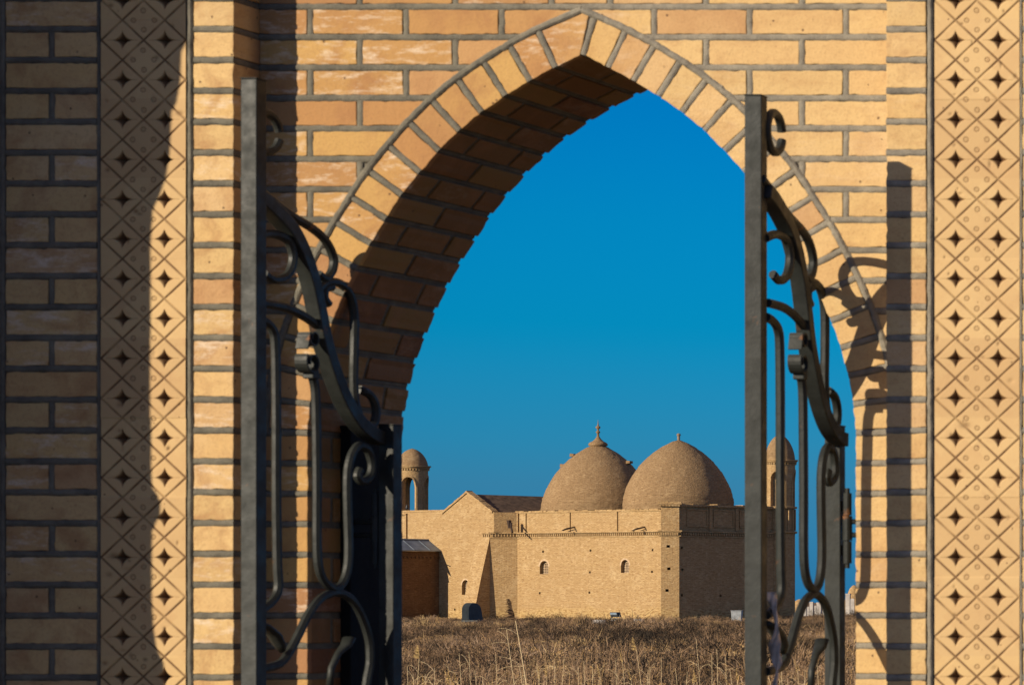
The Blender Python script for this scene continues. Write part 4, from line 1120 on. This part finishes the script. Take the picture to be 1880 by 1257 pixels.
# ------------------------------------------------------------------ dry brush (stuff)
def brush():
    bases = []
    def variant(nb, rad, h, wdt, up=.22):
        # a rounded tangle of short twigs, thickest near its surface
        a = rng.uniform(0, 2*np.pi, nb); ph = np.arccos(rng.uniform(0, 1, nb)); q = rng.uniform(.35, 1.0, nb)**.5
        lump = 1 + .22*np.sin(3*a+rng.uniform(0,6)) + .15*np.sin(5*a+4*ph)
        st = np.stack([rad*q*lump*np.sin(ph)*np.cos(a), rad*q*lump*np.sin(ph)*np.sin(a), h*q*lump*np.cos(ph)], 1)
        d = st/np.linalg.norm(st, axis=1)[:, None]*.6 + rng.normal(0, .55, (nb, 3)); d[:, 2] += up; d /= np.linalg.norm(d, axis=1)[:, None]
        ln = rng.uniform(.03, .12, nb)*(1 + (rng.uniform(0, 1, nb) > .94)*1.8); end = st + d*ln[:, None]
        side = np.cross(d, rng.normal(0, 1, (nb, 3))); side /= np.linalg.norm(side, axis=1)[:, None]
        wd = wdt*rng.uniform(.4, 1.5, nb)[:, None]
        return np.stack([st - side*wd, st + side*wd, end + side*wd*.3, end - side*wd*.3], 1)
    vars_ = [variant(640, .52, .36, .0052) for _ in range(6)] + [variant(420, .36, .24, .0055) for _ in range(4)] + [variant(330, .28, .50, .0045, .9) for _ in range(2)]
    verts = []; tones = []; cnt = 0
    PC = [(rng.uniform(690, 1640), rng.uniform(34, 215), rng.uniform(.9, 2.6), rng.choice([-.42, -.30, -.22, .22, .34], p=[.22, .24, .2, .18, .16])) for _ in range(230)]
    PC = np.array([(CAM.x + (a-VX)*(b+9.1)/F, b, c, d) for a, b, c, d in PC])
    y = 34.0
    while y < 262:
        dep = y + 9.1
        step = .72 if y < 80 else (.80 if y < 150 else .90)
        xl0 = CAM.x + (690-VX)*dep/F - 1.5; xr0 = CAM.x + (1640-VX)*dep/F + 1.5
        xl = xl0 - dep*.09; xr = xr0 + dep*.07
        x = xl + rng.uniform(0, step)
        while x < xr:
            px_, py_ = x + rng.normal(0, .25), y + rng.normal(0, .3)
            q = Vector((px_, py_, 0)) - O; qa, qb = q.dot(T1), q.dot(T2)
            inside = (-.25 < qa < 30 and -.15 < qb < 12 and (qa > .6 or qb > .5)) or (qa > aL and qb > -1.5) or (qa > aA and qb > bA-.2)
            x += step*rng.uniform(.6, 1.5)
            if inside or rng.uniform() < (.06 if xl0 < px_ < xr0 else .62): continue
            v = vars_[rng.integers(len(vars_))]; s = rng.uniform(.55, 1.15)*(1.0 if y > 60 else 1.1)
            # patchy field: low frequency height and tone
            lf = math.sin(px_*.45+1.3*math.sin(py_*.21))*.5 + math.sin(py_*.17+px_*.13)*.5
            lf2 = math.sin(px_*1.1+2.1+math.sin(py_*.5)*2)*math.sin(py_*.31+px_*.4)
            s *= (.80+.34*lf+.30*lf2)*(1 if y < 120 else max(.55, 1-(y-120)/120))
            if y > 165 and rng.uniform() < .10: s *= 2.1
            if -2.5 < qa < .6 and -3.5 < qb < 8: s *= 1.9
            ppx = VX + F*(px_-CAM.x)/dep
            if y > 140 and (1106 < ppx < 1152 or 842 < ppx < 890 or 1340 < ppx < 1366 or 1085 < ppx < 1112 or 1160 < ppx < 1185): s *= .45
            elif y > 150: s *= .85
            dd = np.exp(-(((PC[:,0]-px_)/PC[:,2])**2 + ((PC[:,1]-py_)/(PC[:,2]*2.0))**2)**2); pt = float(np.clip((dd*PC[:,3]).sum(), -.5, .4))
            s *= 1 - .45*min(0, pt) if pt < 0 else 1 - .5*pt
            if s < .14: continue
            if qb < 3 and -3 < qa < 20 and qb > -6: s *= .8
            an = rng.uniform(0, 2*np.pi); ca, sa = math.cos(an), math.sin(an)
            P = v.copy(); xx = P[..., 0]*ca - P[..., 1]*sa; yy = P[..., 0]*sa + P[..., 1]*ca
            P[..., 0] = xx*s*1.15 + px_; P[..., 1] = yy*s*1.15 + py_; P[..., 2] = P[..., 2]*s + gz(py_) - .02
            verts.append(P.reshape(-1, 3)); t = rng.choice([0.02, .16, .33, .48, .62, .80], p=[.10, .16, .22, .22, .18, .12]) + lf*.10 + lf2*.10 + pt + rng.normal(0, .03)
            tb = np.clip(t + rng.normal(0, .09, len(P)), 0, 1); tones.append(np.repeat(tb, 4)); cnt += 1
        y += step*.9
    # weedy foreground: stiff upright stalks with small leaves
    nfg = 4200
    yy = rng.uniform(30, 62, nfg); dep = yy+9.1; xx = CAM.x + (rng.uniform(700, 1640, nfg)-VX)*dep/F
    for i in range(nfg):
        h = rng.uniform(.25, .60)*(.8+.35*math.sin(xx[i]*1.1+yy[i]*.4)) * (1 if rng.uniform() > .03 else 1.25); le = rng.normal(0, .12, 2)
        b0 = np.array([xx[i], yy[i], gz(yy[i])]); tp = b0 + np.array([le[0]*h, le[1]*h, h]); w_ = .0035
        t = rng.choice([.12, .3, .45, .6, .8], p=[.2, .3, .25, .17, .08]); L_ = [[b0+[-w_,0,0], b0+[w_,0,0], tp+[w_*.4,0,0], tp+[-w_*.4,0,0]]]
        for k in range(24):
            f = rng.uniform(.3, 1); p = b0+(tp-b0)*f; d = rng.normal(0, 1, 3); d[2] = abs(d[2])*.8; d /= np.linalg.norm(d); ln = rng.uniform(.015, .05)
            sd_ = np.cross(d, rng.normal(0, 1, 3)); sd_ = sd_/np.linalg.norm(sd_)*rng.uniform(.002, .0055); L_.append([p-sd_*.4, p+sd_*.4, p+d*ln+sd_, p+d*ln-sd_])
        A_ = np.array(L_); verts.append(A_.reshape(-1, 3)); tones.append(np.repeat(np.clip(t+rng.normal(0, .1, len(A_)), 0, 1), 4))
    V = np.concatenate(verts); T = np.concatenate(tones); nq = len(V)//4
    me = bpy.data.meshes.new('dry_brush'); me.vertices.add(len(V)); me.vertices.foreach_set('co', V.ravel())
    me.loops.add(len(V)); me.loops.foreach_set('vertex_index', np.arange(len(V), dtype=np.int32)); me.polygons.add(nq)
    me.polygons.foreach_set('loop_start', np.arange(0, len(V), 4, dtype=np.int32)); me.update(calc_edges=True)
    A = me.attributes.new('tone', 'FLOAT', 'POINT'); A.data.foreach_set('value', T.astype(np.float32))
    m, n, b = mat('dry_stems', .9, .05); at_ = n.nodes.new('ShaderNodeAttribute'); at_.attribute_name = 'tone'
    c = rampn(n, at_.outputs['Fac'], [(0, (.035,.028,.021)), (.15, (.10,.07,.045)), (.35, (.23,.145,.08)), (.5, (.31,.20,.115)), (.65, (.33,.235,.16)), (.8, (.41,.25,.095)), (1, (.55,.39,.19))]).outputs[0]
    n.links.new(c, b.inputs['Base Color']); me.materials.append(m)
    o = bpy.data.objects.new('dry_brush', me); C.objects.link(o); tag(o, 'dry brown brush and grass covering the field', 'brush', kind='stuff')
    print('brush shrubs', cnt, 'quads', nq)
brush()

# ------------------------------------------------------------------ reeds
def reed_mats():
    return plain('straw', (.64,.49,.27), .8, .25, 30), plain('plume_brown', (.11,.065,.035), .9, .4, 60), plain('plume_pale', (.50,.34,.14), .9, .3, 60)
M_straw, M_plume, M_pale = reed_mats()
def reed(px, pyt, px2, dep, plume=None, leaves=(), r=.0035, label=None):
    top = at(px, pyt, dep); y = top.y; base = at(px2, 1257, dep); sl = (base.x-top.x)/(top.z-base.z); g0 = gz(y)
    bx = top.x + sl*(top.z-g0)*.85
    root = empty('reed', (bx, y, g0)); T0 = Vector((bx, y, g0))
    mb = MB(); n = 8; path = []
    for k in range(n+1):
        t = k/n; path.append(Vector((bx, y, g0)).lerp(top, t) + Vector(((t*(1-t))*.03, 0, 0)) - T0)
    if plume: 
        path = path[:-1]
    mb.tube(path, [r*(1.25-.6*k/len(path)) for k in range(len(path))], 6); mb.build('stalk', M_straw, root)
    for (t, dx, dz, dy) in leaves:
        p = (Vector((bx, y, g0)).lerp(top, t)) - T0; mb = MB(); q = []; 
        for k in range(6):
            s = k/5; q.append(p + Vector((dx*s, dy*s, dz*s + .02*s*(1-s)*4)))
        mb.tube(q, [(.0055*(1-.75*abs(k/5-.3)), .0012) for k in range(6)], 4); mb.build('blade', M_straw, root)
    if plume:
        hgt, mt = plume; mb = MB(); t0 = path[-1]; tp = top - T0; n = 90
        for k in range(n):
            f = rng.uniform(0, 1); p = t0.lerp(tp + Vector((-.02, 0, .0)), f*.95); ln = hgt*(.30*(1-f)+.12)*rng.uniform(.6, 1.2)
            d = Vector((rng.normal(-.75, .35), rng.normal(0, .5), rng.uniform(.1, 1.0))).normalized(); s = d.cross(Vector((0,1,.1))).normalized()*rng.uniform(.0025, .006)
            m1 = p + d*ln*.5 + Vector((0,0,-.004)); e = p + d*ln + Vector((0,0,-.012))
            mb.add([p-s*.5, p+s*.5, m1+s, m1-s, e], [(0,1,2,3),(3,2,4)])
        mb.build('plume', mt, root)
    if not label:
        zone = [(800, 'below the brown annex'), (880, 'below the gabled wall'), (960, 'near the tall plumed reed'), (1060, 'below the left dome'), (1150, 'below the floodlight'), (1250, 'below the right dome'), (1380, 'below the shaded wall'), (1480, 'seen through the right gate leaf'), (9999, 'by the right jamb of the arch')]
        where = next(w_ for lim, w_ in zone if px < lim); size = 'tall' if pyt < 1200 else ('middling' if pyt < 1225 else 'short')
        label = size + ' dry reed' + (' with a small pale plume ' if plume else (' with one blade ' if len(leaves) == 1 else (' with many crooked blades ' if len(leaves) > 3 else ' with few blades '))) + where
    tag(root, label, 'reed', 'dry reeds')
reed(939, 1097, 970, 31, (.26, M_plume), [(.80,-.17,.05,0),(.62,-.24,-.035,.02),(.62,-.2,.09,-.02),(.45,-.10,.11,.02),(.30,.06,-.05,0),(.22,-.11,.10,0)], .0052, 'tallest reed with a dark feathery plume in front of the lit wall')
reed(930, 1155, 945, 31.5, None, [(.93,-.10,.08,0),(.9,-.16,.0,0),(.6,.14,-.08,.02),(.45,-.09,-.13,0)], .0035, 'leafless pale reed beside the plumed one')
reed(771, 1183, 764, 36, (.17, M_pale), [(.75,-.10,.07,0)], .0035, 'short reed with a golden plume at the left edge of the field')
reed(1165, 1168, 1178, 38, (.14, M_pale), [(.5,.1,.1,0)], .003, 'short reed with a golden curled plume below the floodlight')
for (a, b, c, d) in ((843,1198,846,33),(861,1196,863,34),(1130,1210,1131,35),(1278,1172,1285,36),(1316,1190,1317,37),(1307,1200,1306,34),(1141,1192,1146,38),(1340,1228,1344,33),(1100,1217,1103,33),(1072,1212,1072,32),(1088,1218,1087,34),(1214,1206,1213,36),(1332,1205,1333,36),(1356,1224,1352,33),(910,1200,912,33),(1005,1215,1002,32),(985,1217,990,33),(1018,1213,1018,35),(1036,1205,1030,34),(826,1222,826,33),(748,1222,748,34),(1240,1226,1243,33),(1262,1232,1259,32),(1190,1228,1188,33),(1435,1222,1433,34),(1462,1208,1466,35),(1500,1216,1502,34),(1478,1230,1476,33),(1530,1226,1532,34)):
    lv = [(rng.uniform(.55,.95), rng.choice([-1,1])*rng.uniform(.04,.12), rng.uniform(-.06,.12), rng.normal(0,.02)) for _ in range(rng.integers(1,5))]
    reed(a, b, c, d, (.05, M_pale) if rng.uniform() < .3 else None, lv, .0026)
for i in range(34):
    px = rng.uniform(735, 1545); d = rng.uniform(29, 36); lv = [(rng.uniform(.5,.97), rng.choice([-1,1])*rng.uniform(.03,.14), rng.uniform(-.05,.12), rng.normal(0,.02)) for _ in range(rng.integers(2,6))]
    reed(px, rng.uniform(1222, 1252), px+rng.normal(0, 4), d, (.06, M_pale) if rng.uniform() < .4 else None, lv, .0026)
